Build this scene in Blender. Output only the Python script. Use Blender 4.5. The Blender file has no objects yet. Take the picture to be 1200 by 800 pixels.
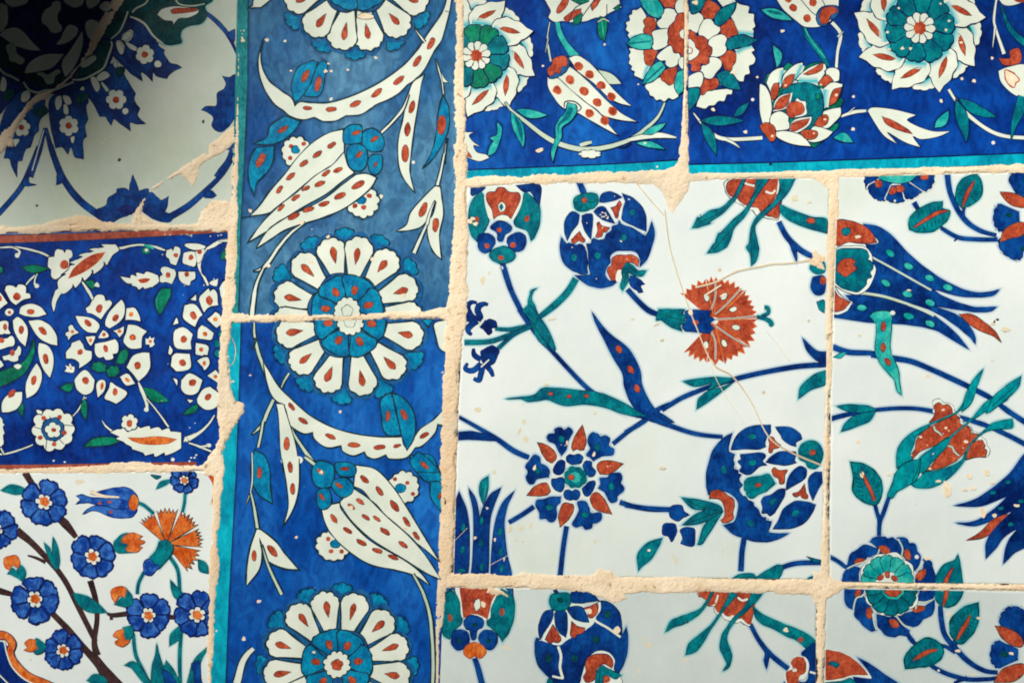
import bpy, bmesh, math, random
import numpy as np
from mathutils import Vector, Matrix, geometry, noise as mnoise

random.seed(7)
U = 0.0006                       # metres per unit of the drawing plan; the wall patch is 0.72 m wide
sc = bpy.context.scene
COL = sc.collection

# ---------------------------------------------------------------- camera, sky, sun
cam_d = bpy.data.cameras.new('camera'); cam = bpy.data.objects.new('camera', cam_d); COL.objects.link(cam)
DIST = 1.5
cam.location = (0.0, -DIST, 0.0); cam.rotation_euler = (math.radians(90), 0, 0)
cam_d.sensor_width = 36.0; cam_d.lens = 36.0*DIST/(1200*U)
cam_d.clip_start = 0.01; cam_d.clip_end = 200
cam_d.dof.use_dof = False
sc.camera = cam
sc.cycles.filter_width = 1.9
sc.render.resolution_x, sc.render.resolution_y = 1024, 682

SUN_TO = Vector((-0.36, -0.84, 0.46)).normalized()      # direction towards the sun
world = bpy.data.worlds.new('World'); sc.world = world; world.use_nodes = True
nt = world.node_tree; bg = nt.nodes['Background']
sky = nt.nodes.new('ShaderNodeTexSky'); sky.sky_type = 'NISHITA'; sky.sun_disc = False
sky.sun_elevation = math.asin(SUN_TO.z)
sky.sun_rotation = math.atan2(SUN_TO.x, SUN_TO.y)
nt.links.new(sky.outputs['Color'], bg.inputs['Color']); bg.inputs['Strength'].default_value = 0.05
sd = bpy.data.lights.new('sun', 'SUN'); sd.energy = 4.6; sd.angle = math.radians(8.5); sd.color = (1.0, 0.965, 0.90)
so = bpy.data.objects.new('sun', sd); COL.objects.link(so)
so.rotation_euler = (-SUN_TO).to_track_quat('-Z', 'Y').to_euler()
so.location = SUN_TO*3
vs = sc.view_settings
vs.view_transform = 'Standard'; vs.look = 'None'; vs.exposure = 0.15; vs.gamma = 1.0; vs.use_curve_mapping = False

# ---------------------------------------------------------------- materials
def srgb(r, g, b):
    f = lambda c: (c/255/12.92) if c/255 <= .04045 else ((c/255+.055)/1.055)**2.4
    return (f(r), f(g), f(b), 1.0)

MATS = {}
def glaze_nodes(name):
    m = bpy.data.materials.new(name); m.use_nodes = True
    t = m.node_tree; b = t.nodes['Principled BSDF']
    geo = t.nodes.new('ShaderNodeNewGeometry')
    # slow ripple of the fired glaze plus fine pitting
    n1 = t.nodes.new('ShaderNodeTexNoise'); n1.inputs['Scale'].default_value = 22; n1.inputs['Detail'].default_value = 2
    n2 = t.nodes.new('ShaderNodeTexNoise'); n2.inputs['Scale'].default_value = 330; n2.inputs['Detail'].default_value = 3
    t.links.new(geo.outputs['Position'], n1.inputs['Vector']); t.links.new(geo.outputs['Position'], n2.inputs['Vector'])
    b1 = t.nodes.new('ShaderNodeBump'); b1.inputs['Distance'].default_value = 0.0014; b1.inputs['Strength'].default_value = 0.9
    b2 = t.nodes.new('ShaderNodeBump'); b2.inputs['Distance'].default_value = 0.00012; b2.inputs['Strength'].default_value = 0.6
    t.links.new(n1.outputs['Fac'], b1.inputs['Height']); t.links.new(n2.outputs['Fac'], b2.inputs['Height'])
    t.links.new(b1.outputs['Normal'], b2.inputs['Normal']); t.links.new(b2.outputs['Normal'], b.inputs['Normal'])
    rr = t.nodes.new('ShaderNodeMapRange'); rr.inputs['To Min'].default_value = .16; rr.inputs['To Max'].default_value = .34
    t.links.new(n2.outputs['Fac'], rr.inputs['Value']); t.links.new(rr.outputs['Result'], b.inputs['Roughness'])
    b.inputs['IOR'].default_value = 1.45
    b.inputs['Specular IOR Level'].default_value = 0.35
    return m, t, b, geo

def mix(t, fac, a, b_, mode='MIX'):
    n = t.nodes.new('ShaderNodeMix'); n.data_type = 'RGBA'; n.blend_type = mode
    for sock, v in ((n.inputs[0], fac), (n.inputs[6], a), (n.inputs[7], b_)):
        if hasattr(v, 'links') or isinstance(v, bpy.types.NodeSocket): t.links.new(v, sock)
        else: sock.default_value = v
    return n.outputs[2]

def noise_fac(t, geo, scale, lo, hi, detail=4, stretch=None, offset=0.0, rough=.55):
    n = t.nodes.new('ShaderNodeTexNoise'); n.inputs['Scale'].default_value = scale; n.inputs['Detail'].default_value = detail
    n.inputs['Roughness'].default_value = rough
    mp = t.nodes.new('ShaderNodeMapping'); mp.inputs['Location'].default_value = (offset, offset*.7, -offset)
    if stretch: mp.inputs['Scale'].default_value = stretch[:3]; mp.inputs['Rotation'].default_value = (0, stretch[3] if len(stretch) > 3 else 0, 0)
    t.links.new(geo.outputs['Position'], mp.inputs['Vector']); t.links.new(mp.outputs['Vector'], n.inputs['Vector'])
    r = t.nodes.new('ShaderNodeMapRange'); r.inputs['From Min'].default_value = lo; r.inputs['From Max'].default_value = hi
    t.links.new(n.outputs['Fac'], r.inputs['Value'])
    return r.outputs['Result']

def paint(key, name, c1, c2, scale=60, lo=.35, hi=.65, c3=None, specks=0.0, speck_col=(.78,.74,.66,1), stretch=None, dabs=.45, pool=None):
    """pigment under the glaze: brushed unevenly between c1 and c2 (c3: rarer pooled tone), tiny chips as specks"""
    m, t, b, geo = glaze_nodes(name)
    col = mix(t, noise_fac(t, geo, scale, lo, hi, 5, stretch), c1, c2)
    if c3: col = mix(t, noise_fac(t, geo, scale*.45, .52, .72, 4, None, 3.1), col, c3)
    # brush dabs: streaky, distorted, where the pigment lies thin or pools
    dab = t.nodes.new('ShaderNodeTexNoise'); dab.inputs['Scale'].default_value = max(scale*4.5, 140); dab.inputs['Detail'].default_value = 5; dab.inputs['Distortion'].default_value = 1.2
    dm = t.nodes.new('ShaderNodeMapping'); dm.inputs['Scale'].default_value = (1, 1, .55); dm.inputs['Rotation'].default_value = (0, (len(name)*1.37) % 3.1, 0)
    t.links.new(geo.outputs['Position'], dm.inputs['Vector']); t.links.new(dm.outputs['Vector'], dab.inputs['Vector'])
    dr = t.nodes.new('ShaderNodeMapRange'); dr.inputs['From Min'].default_value = .36; dr.inputs['From Max'].default_value = .64; t.links.new(dab.outputs['Fac'], dr.inputs['Value'])
    col = mix(t, dabs, col, mix(t, dr.outputs['Result'], (.12,.12,.12,1), (.86,.86,.86,1)), 'SOFT_LIGHT')
    fine = noise_fac(t, geo, 900, .3, .7, 2)
    col = mix(t, .10 if dabs > .1 else .03, col, mix(t, fine, (0,0,0,1), (1,1,1,1)), 'OVERLAY')
    if specks > 0:
        v = t.nodes.new('ShaderNodeTexVoronoi'); v.inputs['Scale'].default_value = 130
        t.links.new(geo.outputs['Position'], v.inputs['Vector'])
        sep = t.nodes.new('ShaderNodeSeparateColor'); t.links.new(v.outputs['Color'], sep.inputs['Color'])
        # only the few cells with a high random value carry a chip, each of its own size
        k = t.nodes.new('ShaderNodeMapRange'); k.inputs['From Min'].default_value = 1-specks; k.inputs['From Max'].default_value = 1.0
        k.inputs['To Min'].default_value = 0.0; k.inputs['To Max'].default_value = 0.20
        t.links.new(sep.outputs['Red'], k.inputs['Value'])
        lt = t.nodes.new('ShaderNodeMath'); lt.operation = 'LESS_THAN'
        t.links.new(v.outputs['Distance'], lt.inputs[0]); t.links.new(k.outputs['Result'], lt.inputs[1])
        col = mix(t, lt.outputs[0], col, speck_col)
    if pool:      # the ground colour runs darker where it gathers against the drawn line
        at = t.nodes.new('ShaderNodeAttribute'); at.attribute_name = 'bleed'
        sm = t.nodes.new('ShaderNodeMath'); sm.operation = 'MULTIPLY'; sm.inputs[1].default_value = .8; t.links.new(at.outputs['Fac'], sm.inputs[0])
        col = mix(t, sm.outputs[0], col, pool)
    t.links.new(col, b.inputs['Base Color'])
    if key in ('r', 'o', 'rb'):      # the red slip stands up thick and grainy under the glaze
        for n in t.nodes:
            if n.type == 'BUMP': n.inputs['Distance'].default_value *= 3.5 if n.inputs['Distance'].default_value < .001 else 1.6
    MATS[key] = m
    return m

paint('W', 'white_slip_glaze', srgb(214,226,216), srgb(226,234,226), 25, dabs=.05)
paint('w', 'reserved_white', srgb(208,218,204), srgb(226,232,218), 40, dabs=.05)
paint('wg', 'reserved_grey_green', srgb(178,200,180), srgb(196,212,192), 40, dabs=.05)
paint('wc', 'celadon_white_glaze', srgb(186,200,186), srgb(208,216,204), 14, c3=srgb(190,200,168), specks=.03, speck_col=srgb(150,130,90), dabs=.05)
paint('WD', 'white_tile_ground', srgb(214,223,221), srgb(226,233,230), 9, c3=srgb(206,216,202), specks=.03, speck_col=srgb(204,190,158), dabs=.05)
paint('WS', 'white_shade_ground', srgb(194,206,203), srgb(208,217,213), 9, specks=.016, speck_col=srgb(196,184,152), dabs=.05)  # dimmer copy of the white ground: falloff towards the corner put into the colour
paint('G1', 'slate_blue_ground', srgb(36,94,142), srgb(84,134,166), 13, .38, .62, c3=srgb(20,74,138), specks=.06, stretch=(1,1,.45,.5), pool=srgb(14,52,104))
paint('G2', 'royal_blue_ground', srgb(2,68,150), srgb(26,102,184), 20, .38, .62, c3=srgb(0,54,134), specks=.05, stretch=(1,1,.5,-.4), pool=srgb(0,30,98))
paint('G3', 'deep_cobalt_ground', srgb(0,36,112), srgb(6,70,160), 20, .38, .64, c3=srgb(6,28,86), specks=.06, stretch=(.6,1,1), pool=srgb(0,16,66))
paint('G4', 'streaked_cobalt_ground', srgb(2,52,136), srgb(16,92,176), 22, .38, .60, c3=srgb(0,42,116), specks=.05, stretch=(1,1,.45,.7), pool=srgb(0,26,90))
paint('b', 'cobalt_paint', srgb(2,44,112), srgb(8,72,146), 70, .4, .6, c3=srgb(2,26,84), specks=.03)
paint('bd', 'dark_cobalt_paint', srgb(10,26,84), srgb(16,44,116), 60)
paint('m', 'mid_blue_paint', srgb(10,60,148), srgb(52,108,188), 130, .42,.58)
paint('lb', 'turquoise_blue_paint', srgb(0,104,152), srgb(4,136,176), 90, .4, .6)
paint('t', 'turquoise_paint', srgb(0,94,112), srgb(0,126,134), 90, .4, .6, c3=srgb(0,76,102))
paint('tq', 'bright_turquoise_paint', srgb(0,124,138), srgb(0,152,158), 80, .4, .6, c3=srgb(0,104,130))
paint('tl', 'light_turquoise_paint', srgb(8,150,152), srgb(60,184,172), 90, .4, .6)
paint('tb', 'turquoise_band_paint', srgb(0,146,172), srgb(6,174,196), 40, c3=srgb(0,128,160), specks=.05)
paint('tg', 'green_blue_band_paint', srgb(20,120,128), srgb(44,146,150), 60)
paint('g', 'emerald_paint', srgb(0,104,80), srgb(8,134,100), 90, c3=srgb(0,84,66))
paint('gd', 'dark_teal_paint', srgb(2,54,58), srgb(4,76,80), 60)
paint('r', 'sealing_wax_red', srgb(158,62,40), srgb(186,84,54), 130, .4, .6, c3=srgb(138,54,42), dabs=.6)
paint('rb', 'brown_red_line', srgb(146,66,52), srgb(166,84,66), 50)
paint('o', 'orange_red_paint', srgb(188,76,22), srgb(222,128,60), 90, dabs=.6)
paint('n', 'dark_branch_paint', srgb(52,32,36), srgb(72,48,46), 90)
paint('k', 'ink_line', srgb(14,40,54), srgb(24,56,68), 90)
paint('kb', 'navy_line', srgb(6,20,62), srgb(12,32,84), 90)
paint('kg', 'green_black_line', srgb(12,44,44), srgb(22,60,58), 90)
paint('s', 'halo_blue_line', srgb(20,78,132), srgb(34,96,148), 60)
paint('cb', 'mortar_in_crack', srgb(196,172,134), srgb(222,200,164), 200, dabs=.05)
paint('ch', 'bare_biscuit_chip', srgb(226,206,172), srgb(240,226,200), 300, dabs=.05)
paint('dk', 'dark_glaze_pit', srgb(50,50,36), srgb(80,76,54), 300)
paint('st', 'pale_ochre_stain', srgb(216,206,176), srgb(222,216,192), 300, dabs=.05)

def halo_mat(key, name, c, under):
    m, t, b, geo = glaze_nodes(name)
    at = t.nodes.new('ShaderNodeAttribute'); at.attribute_name = 'bleed'
    pw = t.nodes.new('ShaderNodeMath'); pw.operation = 'POWER'; pw.inputs[1].default_value = 1.2
    t.links.new(at.outputs['Fac'], pw.inputs[0])
    u = mix(t, noise_fac(t, geo, 9, .35, .65, 5), under[0], under[1])
    t.links.new(mix(t, pw.outputs[0], u, c), b.inputs['Base Color'])
    MATS[key] = m
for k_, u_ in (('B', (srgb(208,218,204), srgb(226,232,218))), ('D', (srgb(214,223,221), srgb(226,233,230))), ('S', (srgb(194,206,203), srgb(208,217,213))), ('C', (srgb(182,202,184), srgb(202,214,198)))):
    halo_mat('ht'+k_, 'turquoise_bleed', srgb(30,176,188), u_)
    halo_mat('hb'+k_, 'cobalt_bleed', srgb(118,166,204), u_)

# ---------------------------------------------------------------- drawing helpers
FR = [0.0, 0.0, 1.0]
def frame(ox=0, oy=0, s=1.0): FR[:] = [ox, oy, s]
def parse(s):
    out = []
    for tok in s.split():
        sharp = tok.endswith('!'); tok = tok.rstrip('!')
        x, y = tok.split(','); out.append((FR[0]+float(x)/FR[2], FR[1]+float(y)/FR[2], sharp))
    return out

def cr(p0, p1, p2, p3, t):
    t2, t3 = t*t, t*t*t
    return [0.5*((2*b)+(-a+c)*t+(2*a-5*b+4*c-d)*t2+(-a+3*b-3*c+d)*t3) for a, b, c, d in zip(p0, p1, p2, p3)]
def smooth(pts, closed, sub=5):
    n = len(pts); out = []
    rng = range(n if closed else n-1)
    for i in rng:
        p1 = pts[i]; p2 = pts[(i+1) % n]
        p0 = pts[(i-1) % n] if (closed or i > 0) else p1
        p3 = pts[(i+2) % n] if (closed or i+2 < n) else p2
        if p1[2]: p0 = (2*p1[0]-p2[0], 2*p1[1]-p2[1])
        if p2[2]: p3 = (2*p2[0]-p1[0], 2*p2[1]-p1[1])
        L = math.hypot(p2[0]-p1[0], p2[1]-p1[1])
        k = max(1, min(sub, int(L/1.2)+1))
        for j in range(k): out.append(tuple(cr(p0[:2], p1[:2], p2[:2], p3[:2], j/k)))
    if not closed: out.append(pts[-1][:2])
    return out

class Tile: pass
CUR = Tile()          # current tile
DZ = 1.6e-5; HK = 1.35       # height step between layers of paint; width factor of the bleed
def V(x, y, z=0.0): return (x*U-CUR.cx, -y*U-CUR.cy, z)     # drawing plan -> tile-local metres

def level_for(pts):
    xs = [p[0] for p in pts]; ys = [p[1] for p in pts]
    bb = (min(xs)-1, min(ys)-1, max(xs)+1, max(ys)+1)
    lv = 0
    for b, l in CUR.boxes:
        if l >= lv and not (b[2] < bb[0] or b[0] > bb[2] or b[3] < bb[1] or b[1] > bb[3]): lv = l+1
    CUR.boxes.append((bb, lv+1))       # a shape takes two levels: fill, outline
    return lv

SPLIT = ('painted_stem', 'painted_leaf', 'painted_bud', 'painted_branch', 'painted_floret', 'border_line')
class Motif:
    def __init__(s, name, label=None):
        s.name = name; s.label = label; s.shapes = []; s.cur = None; s.reset()
    def reset(s):
        s.bm = bmesh.new(); s.mats = []; s.bleed = s.bm.verts.layers.float.new('bleed')
    def begin(s, pts): s.cur = (pts, []); s.shapes.append(s.cur)
    def mi(s, key):
        if key not in s.mats: s.mats.append(key)
        return s.mats.index(key)
    def fill(s, *a): s.cur[1].append((s._fill, a))
    def ribbon(s, *a): s.cur[1].append((s._ribbon, a))
    def _fill(s, pts, key, z):
        if len(pts) < 3: return
        tris = geometry.tessellate_polygon([[Vector((p[0], p[1], 0)) for p in pts]])
        vs_ = [s.bm.verts.new(V(p[0], p[1], z)) for p in pts]; mi = s.mi(key)
        for a, b, c in tris:
            pa, pb, pc = pts[a], pts[b], pts[c]
            ar = (pb[0]-pa[0])*(pc[1]-pa[1])-(pc[0]-pa[0])*(pb[1]-pa[1])
            if abs(ar) < 1e-7: continue
            if ar > 0: a, c = c, a          # plan y runs down: flip so that normals face the room
            try: f = s.bm.faces.new((vs_[a], vs_[b], vs_[c])); f.material_index = mi
            except ValueError: pass
    def _ribbon(s, pts, wl, wr, key, zl, zr, closed, bleed=None):
        """quad strip: wl / wr = offsets to the left / right of the line (px)"""
        n = len(pts); mi = s.mi(key); rows = []
        for i in range(n):
            a = pts[(i-1) % n] if (closed or i > 0) else pts[i]
            b = pts[(i+1) % n] if (closed or i < n-1) else pts[i]
            d1 = Vector((pts[i][0]-a[0], pts[i][1]-a[1])); d2 = Vector((b[0]-pts[i][0], b[1]-pts[i][1]))
            if d1.length < 1e-6: d1 = d2
            if d2.length < 1e-6: d2 = d1
            d1 = d1.normalized() if d1.length > 0 else Vector((1, 0)); d2 = d2.normalized() if d2.length > 0 else d1
            t = d1+d2; t = t.normalized() if t.length > .2 else Vector((-d1.y, d1.x))
            nn = Vector((-t.y, t.x)); k = min(1.8, 1/max(.4, nn.dot(Vector((-d1.y, d1.x)))))
            L = wl[i] if hasattr(wl, '__len__') else wl; R = wr[i] if hasattr(wr, '__len__') else wr
            v1 = s.bm.verts.new(V(pts[i][0]+nn.x*L*k, pts[i][1]+nn.y*L*k, zl)); v2 = s.bm.verts.new(V(pts[i][0]-nn.x*R*k, pts[i][1]-nn.y*R*k, zr))
            if bleed: v1[s.bleed] = bleed[0]; v2[s.bleed] = bleed[1]
            rows.append((v1, v2))
        for i in range(n if closed else n-1):
            a, b = rows[i], rows[(i+1) % n]
            try:
                f = s.bm.faces.new((a[0], b[0], b[1], a[1])); f.material_index = mi
                f.normal_update()
                if f.normal.z < 0: f.normal_flip()
            except ValueError: pass
    def finish(s):
        n = len(s.shapes)
        if not n: s.bm.free(); return
        if s.name not in SPLIT:
            for _, ops in s.shapes:
                for fn, a in ops: fn(*a)
            return s.emit()
        # strokes that touch one another are one painted sprig, the others are pieces of their own
        par = list(range(n))
        def find(i):
            while par[i] != i: i = par[i]
            return i
        def inside(q, poly_):
            c = False; j = len(poly_)-1
            for i in range(len(poly_)):
                a, b = poly_[i], poly_[j]
                if (a[1] > q[1]) != (b[1] > q[1]) and q[0] < (b[0]-a[0])*(q[1]-a[1])/(b[1]-a[1])+a[0]: c = not c
                j = i
            return c
        arr = [np.array([q[:2] for q in sh[0]]) for sh in s.shapes]
        for i in range(n):
            for j in range(i):
                if find(i) == find(j): continue
                A, B = arr[i], arr[j]
                if (A.min(0)-2 > B.max(0)).any() or (B.min(0)-2 > A.max(0)).any(): continue
                if np.min(((A[:, None]-B[None])**2).sum(2)) < 2.2 or inside(A[0], B) or inside(B[0], A): par[find(i)] = find(j)
        cl = {}
        for i in range(n): cl.setdefault(find(i), []).append(i)
        order = sorted(cl.values(), key=lambda c: -sum(len(arr[i]) for i in c)); lab = s.label
        for k, c in enumerate(order):
            s.label = lab if k == 0 else None
            if k: s.reset()
            for i in sorted(c):
                for fn, a in s.shapes[i][1]: fn(*a)
            s.emit()
    def emit(s):
        if not s.bm.faces: s.bm.free(); return None
        bm = s.bm
        for (p, nrm) in CUR.planes:
            bmesh.ops.bisect_plane(bm, geom=bm.verts[:]+bm.edges[:]+bm.faces[:], plane_co=p, plane_no=nrm, clear_outer=True, dist=1e-7)
            if not bm.faces: break
        if not bm.faces: bm.free(); return None
        me = bpy.data.meshes.new(s.name); bm.to_mesh(me); bm.free()
        for k in s.mats: me.materials.append(MATS[k])
        o = bpy.data.objects.new(s.name, me); COL.objects.link(o); o.parent = CUR.obj
        if s.label: o['label'] = s.label
        if s.name in ('glaze_pit', 'glaze_stain', 'bare_chip'): o['kind'] = 'stuff'
        return o

M = [None]
def motif(name, label=None):
    if M[0]: M[0].finish()
    M[0] = Motif(name, label)
def done():
    if M[0]: M[0].finish()
    M[0] = None

def wob(n, amp, seed): return [1+amp*mnoise.noise(Vector((i*.35, seed*3.7, 0))) for i in range(n)]
OL = dict(w=1.0, c='k', h=None)
def outline_defaults(w, c): OL['w'] = w; OL['c'] = c
def poly(raw, fill, ol=None, olc=None, halo=None, hw=3.0, is_pts=False, sub=5):
    """closed painted shape with its drawn outline and (halo) the colour that bled into the glaze"""
    pts = smooth(raw, True, sub)
    area = sum(pts[i][0]*pts[(i+1) % len(pts)][1]-pts[(i+1) % len(pts)][0]*pts[i][1] for i in range(len(pts)))
    if area < 0: pts.reverse()
    lv = level_for(pts); z = CUR.z0+DZ*(2+lv); m = M[0]; m.begin(pts)
    ol = OL['w'] if ol is None else ol; olc = olc or OL['c']
    if OL['h'] and not halo and ol > 0 and lv < 3: halo = OL['h']
    if halo:
        CUR.nh += 1; hz = CUR.z0+DZ*(.15+.8*((CUR.nh*.618) % 1.0))
        m.ribbon(pts, 0, hw*HK, halo, hz+DZ*.05, hz, True, (1.0, 0.0))
    if fill: m.fill(pts, fill, z)
    if ol > 0:
        w = [ol*.5*k for k in wob(len(pts), .9, random.random()*50)]
        m.ribbon(pts, [k*.45 for k in w], [k*1.55 for k in w], olc, z+DZ, z+DZ*.9, True)
def blob(s, fill, ol=None, olc=None, halo=None, hw=3.0, sub=5): poly(parse(s), fill, ol, olc, halo, hw, sub=sub)
def stem(s, w, fill, ol=None, olc=None, halo=None, hw=2.5, round_end=True):
    """brush stroke along a spline; w = width or list of widths, px"""
    raw = parse(s); pts = smooth(raw, False, 6); n = len(pts)
    ws = w if hasattr(w, '__len__') else [w, w]
    wi = []
    for i in range(n):
        f = i/(n-1)*(len(ws)-1); j = min(int(f), len(ws)-2); wi.append(.5*(ws[j]+(ws[j+1]-ws[j])*(f-j)))
    Lp, Rp = [], []
    for i in range(n):
        a = pts[max(0, i-1)]; b = pts[min(n-1, i+1)]; t = Vector((b[0]-a[0], b[1]-a[1])).normalized()
        Lp.append((pts[i][0]-t.y*wi[i], pts[i][1]+t.x*wi[i], False)); Rp.append((pts[i][0]+t.y*wi[i], pts[i][1]-t.x*wi[i], False))
    ring = [(x, y, True) for x, y, _ in Lp+Rp[::-1]]
    lv = level_for(ring); z = CUR.z0+DZ*(2+lv); m = M[0]; m.begin(ring)
    ol = OL['w'] if ol is None else ol; olc = olc or OL['c']
    rp = [p[:2] for p in ring]
    if halo:
        CUR.nh += 1; hz = CUR.z0+DZ*(.15+.8*((CUR.nh*.618) % 1.0)); q = [k+hw*HK for k in wi]
        m.ribbon([(p[0], p[1]) for p in Lp], hw*HK, 0, halo, hz, hz+DZ*.05, False, (0.0, 1.0)); m.ribbon([(p[0], p[1]) for p in Rp], 0, hw*HK, halo, hz+DZ*.05, hz, False, (1.0, 0.0))
    m.ribbon(pts, wi, wi, fill, z, z, False)
    if ol > 0:
        for side in (Lp, Rp):
            q = [p[:2] for p in side]; w_ = [ol*.5*k for k in wob(n, .5, random.random()*50)]
            m.ribbon(q, w_, w_, olc, z+DZ, z+DZ*.9, False)
def line(s, w, key): stem(s, w, key, ol=0)
def soft(s, w, key='htB'):
    """colour that crept under the glaze along a line, fading to both sides"""
    pts = smooth(parse(s), False, 5); lv = level_for(pts); z = CUR.z0+DZ*(2+lv); m = M[0]; m.begin(pts)
    m.ribbon(pts, w, 0, key, z, z+DZ*.1, False, (0.0, 1.0)); m.ribbon(pts, 0, w, key, z+DZ*.1, z, False, (1.0, 0.0))
def dotpx(x, y, rx, ry, a, fill, ol=0, olc=None, halo=None):
    a = math.radians(a+random.uniform(-6, 6)); ca, sa = math.cos(a), math.sin(a); pts = []
    if fill in ('ch', 'st'): q_ = random.uniform(.75, 1.2); rx *= q_; ry *= q_*random.uniform(.75, 1.15)
    for i in range(9):
        t = i/9*2*math.pi; k = 1+(random.uniform(-.34, .3) if fill in ('ch', 'st', 'dk') else random.uniform(-.10, .10))
        u, v = rx*k*math.cos(t), ry*k*math.sin(t)
        pts.append((x+u*ca-v*sa, y+u*sa+v*ca, False))
    poly(pts, fill, ol, olc, halo, sub=3)
def dot(x, y, rx, ry=None, a=0, fill='r', ol=0, olc=None, halo=None):
    dotpx(FR[0]+x/FR[2], FR[1]+y/FR[2], rx, ry or rx, a, fill, ol, olc, halo)
def seeds(s, rx, ry, fill='r', ol=0, olc=None):
    for tok in s.split():
        v = [float(q) for q in tok.split(',')]; dot(v[0], v[1], rx, ry, v[2] if len(v) > 2 else 0, fill, ol, olc)
def lens(x0, y0, x1, y1, w, bend=0.0, fill='g', ol=None, olc=None, halo=None, hw=3.0):
    """pointed leaf from (x0,y0) to (x1,y1), frame coords; w = width px; bend = sideways bow in px"""
    a = Vector((FR[0]+x0/FR[2], FR[1]+y0/FR[2])); b = Vector((FR[0]+x1/FR[2], FR[1]+y1/FR[2])); d = b-a; n = Vector((-d.y, d.x)).normalized()
    P = lambda t, s_: (lambda q: (q.x, q.y, t in (0, 1)))(a+d*t+n*(bend*4*t*(1-t)+s_*w*.5))
    poly([P(0, 0), P(.25, .8), P(.5, 1), P(.78, .6), P(1, 0), P(.78, -.6), P(.5, -1), P(.25, -.8)], fill, ol, olc, halo, hw)
def lobed(x, y, rx, ry, rot, n, depth, fill, ol=None, olc=None, halo=None, hw=3.0, phase=0.0):
    cx, cy = FR[0]+x/FR[2], FR[1]+y/FR[2]; pts = []; ro = math.radians(rot); ca, sa = math.cos(ro), math.sin(ro)
    for i in range(n):
        k = 1+random.uniform(-.05, .05)
        for f in (0, .22, .5, .78):
            th = (i+f+phase)/n*2*math.pi
            r = (1-depth if f == 0 else (1.0 if f == .5 else .95))*(k if f else 1)
            u, v = rx*r*math.cos(th), ry*r*math.sin(th)
            pts.append((cx+u*ca-v*sa, cy+u*sa+v*ca, f == 0))
    poly(pts, fill, ol, olc, halo, hw, sub=3)
def petal(cx, cy, ang, r0, r1, w0, w1, fill, lobes=3, ol=None, olc=None, halo=None, hw=3.0, seed=None, depth=.13, frm=False):
    """petal on a ray from a flower's centre, its outer edge scalloped into lobes"""
    if frm: cx, cy = FR[0]+cx/FR[2], FR[1]+cy/FR[2]
    a = math.radians(ang); d = (math.cos(a), math.sin(a)); n = (-d[1], d[0]); L = r1-r0; pts = []
    W = lambda u, v: (cx+d[0]*u+n[0]*v, cy+d[1]*u+n[1]*v)
    def add(u, v, s_=False): x, y = W(u, v); pts.append((x, y, s_))
    add(r0, -w0/2, True); add(r0+L*.40, -(w0*.45+w1*.55)/2); add(r0+L*.66, -w1/2*.98, lobes > 1)
    for i in range(lobes):
        for f in (.25, .5, .78, 1.0):
            q = (i+f)/lobes; th = math.pi*(q-.5)*.96
            rad = 1.0 if f in (.5,) else (.97 if f < 1 else 1-depth)
            if i == lobes-1 and f == 1.0: continue
            rr = rad*(1+random.uniform(-.03, .03))
            add(r0+L*.66+L*.34*math.cos(th)*rr, w1/2*math.sin(th)*(rr*1.03), f == 1.0)
    add(r0+L*.66, w1/2*.98, lobes > 1); add(r0+L*.40, (w0*.45+w1*.55)/2); add(r0, w0/2, True)
    poly(pts, fill, ol, olc, halo, hw, sub=4)
    if seed:
        key, u0, u1, sw = seed
        q = [(r0+L*u0, 0, True), (r0+L*(u0*.6+u1*.4), -sw*.35, False), (r0+L*(u0*.25+u1*.75), -sw*.5, False), (r0+L*u1, 0, False), (r0+L*(u0*.25+u1*.75), sw*.5, False), (r0+L*(u0*.6+u1*.4), sw*.35, False)]
        tw = random.uniform(-.07, .07); pts = []
        for u, v, s_ in q: x, y = W(u, v+tw*(u-r0)); pts.append((x, y, s_))
        poly(pts, key, .5, 'kg')
def feather(s, w, fill, teeth=6, ol=None, olc=None, halo=None, hw=3.0, tip=0.0, side=3, back=.55):
    """saw-edged leaf along a spline (base first, tip last); side bit 1 = left edge toothed, bit 2 = right edge"""
    sp = smooth(parse(s), False, 8); n = len(sp)
    def at(t):
        f = t*(n-1); i = min(int(f), n-2); k = f-i; return (sp[i][0]*(1-k)+sp[i+1][0]*k, sp[i][1]*(1-k)+sp[i+1][1]*k), (sp[i+1][0]-sp[i][0], sp[i+1][1]-sp[i][1])
    def prof(t): return w*.5*(math.sin(math.pi*min(1, max(0, t))**.75)**.8)
    def edge(sgn, tooth):
        out = []
        for i in range(teeth):
            t0 = .06+.80*i/teeth; t1 = .06+.80*(i+back)/teeth; t2 = .06+.80*(i+1)/teeth
            for t, r, sh in ((t0, .72 if tooth else 1, tooth and i > 0), (t1, .98, False), (t2, 1.12 if tooth else 1, tooth)):
                p, d = at(t); L = math.hypot(*d) or 1; q = prof(t)*r
                out.append((p[0]-d[1]/L*q*sgn, p[1]+d[0]/L*q*sgn, sh))
        return out
    a = edge(1, side & 1); b = edge(-1, side & 2)
    poly([(sp[0][0], sp[0][1], True)]+a+[(sp[-1][0], sp[-1][1], True)]+b[::-1], fill, ol, olc, halo, hw, sub=3)
def floret(x, y, r, n, rot, fill='w', core='r', cr_=None, ol=None, olc=None, sep=True):
    lobed(x, y, r, r, rot, n, .22, fill, ol, olc)
    if core: dot(x, y, (cr_ or r*.33), None, 0, core)

# ---------------------------------------------------------------- the wall, its tiles, the mortar
wall = bpy.data.objects.new('tile_panel', None); COL.objects.link(wall)
wall.rotation_euler = (math.radians(90), 0, 0)
wall['label'] = 'old panel of painted blue, white, turquoise and red floral tiles set in crumbly beige mortar'
wall['category'] = 'tile panel'

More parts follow.
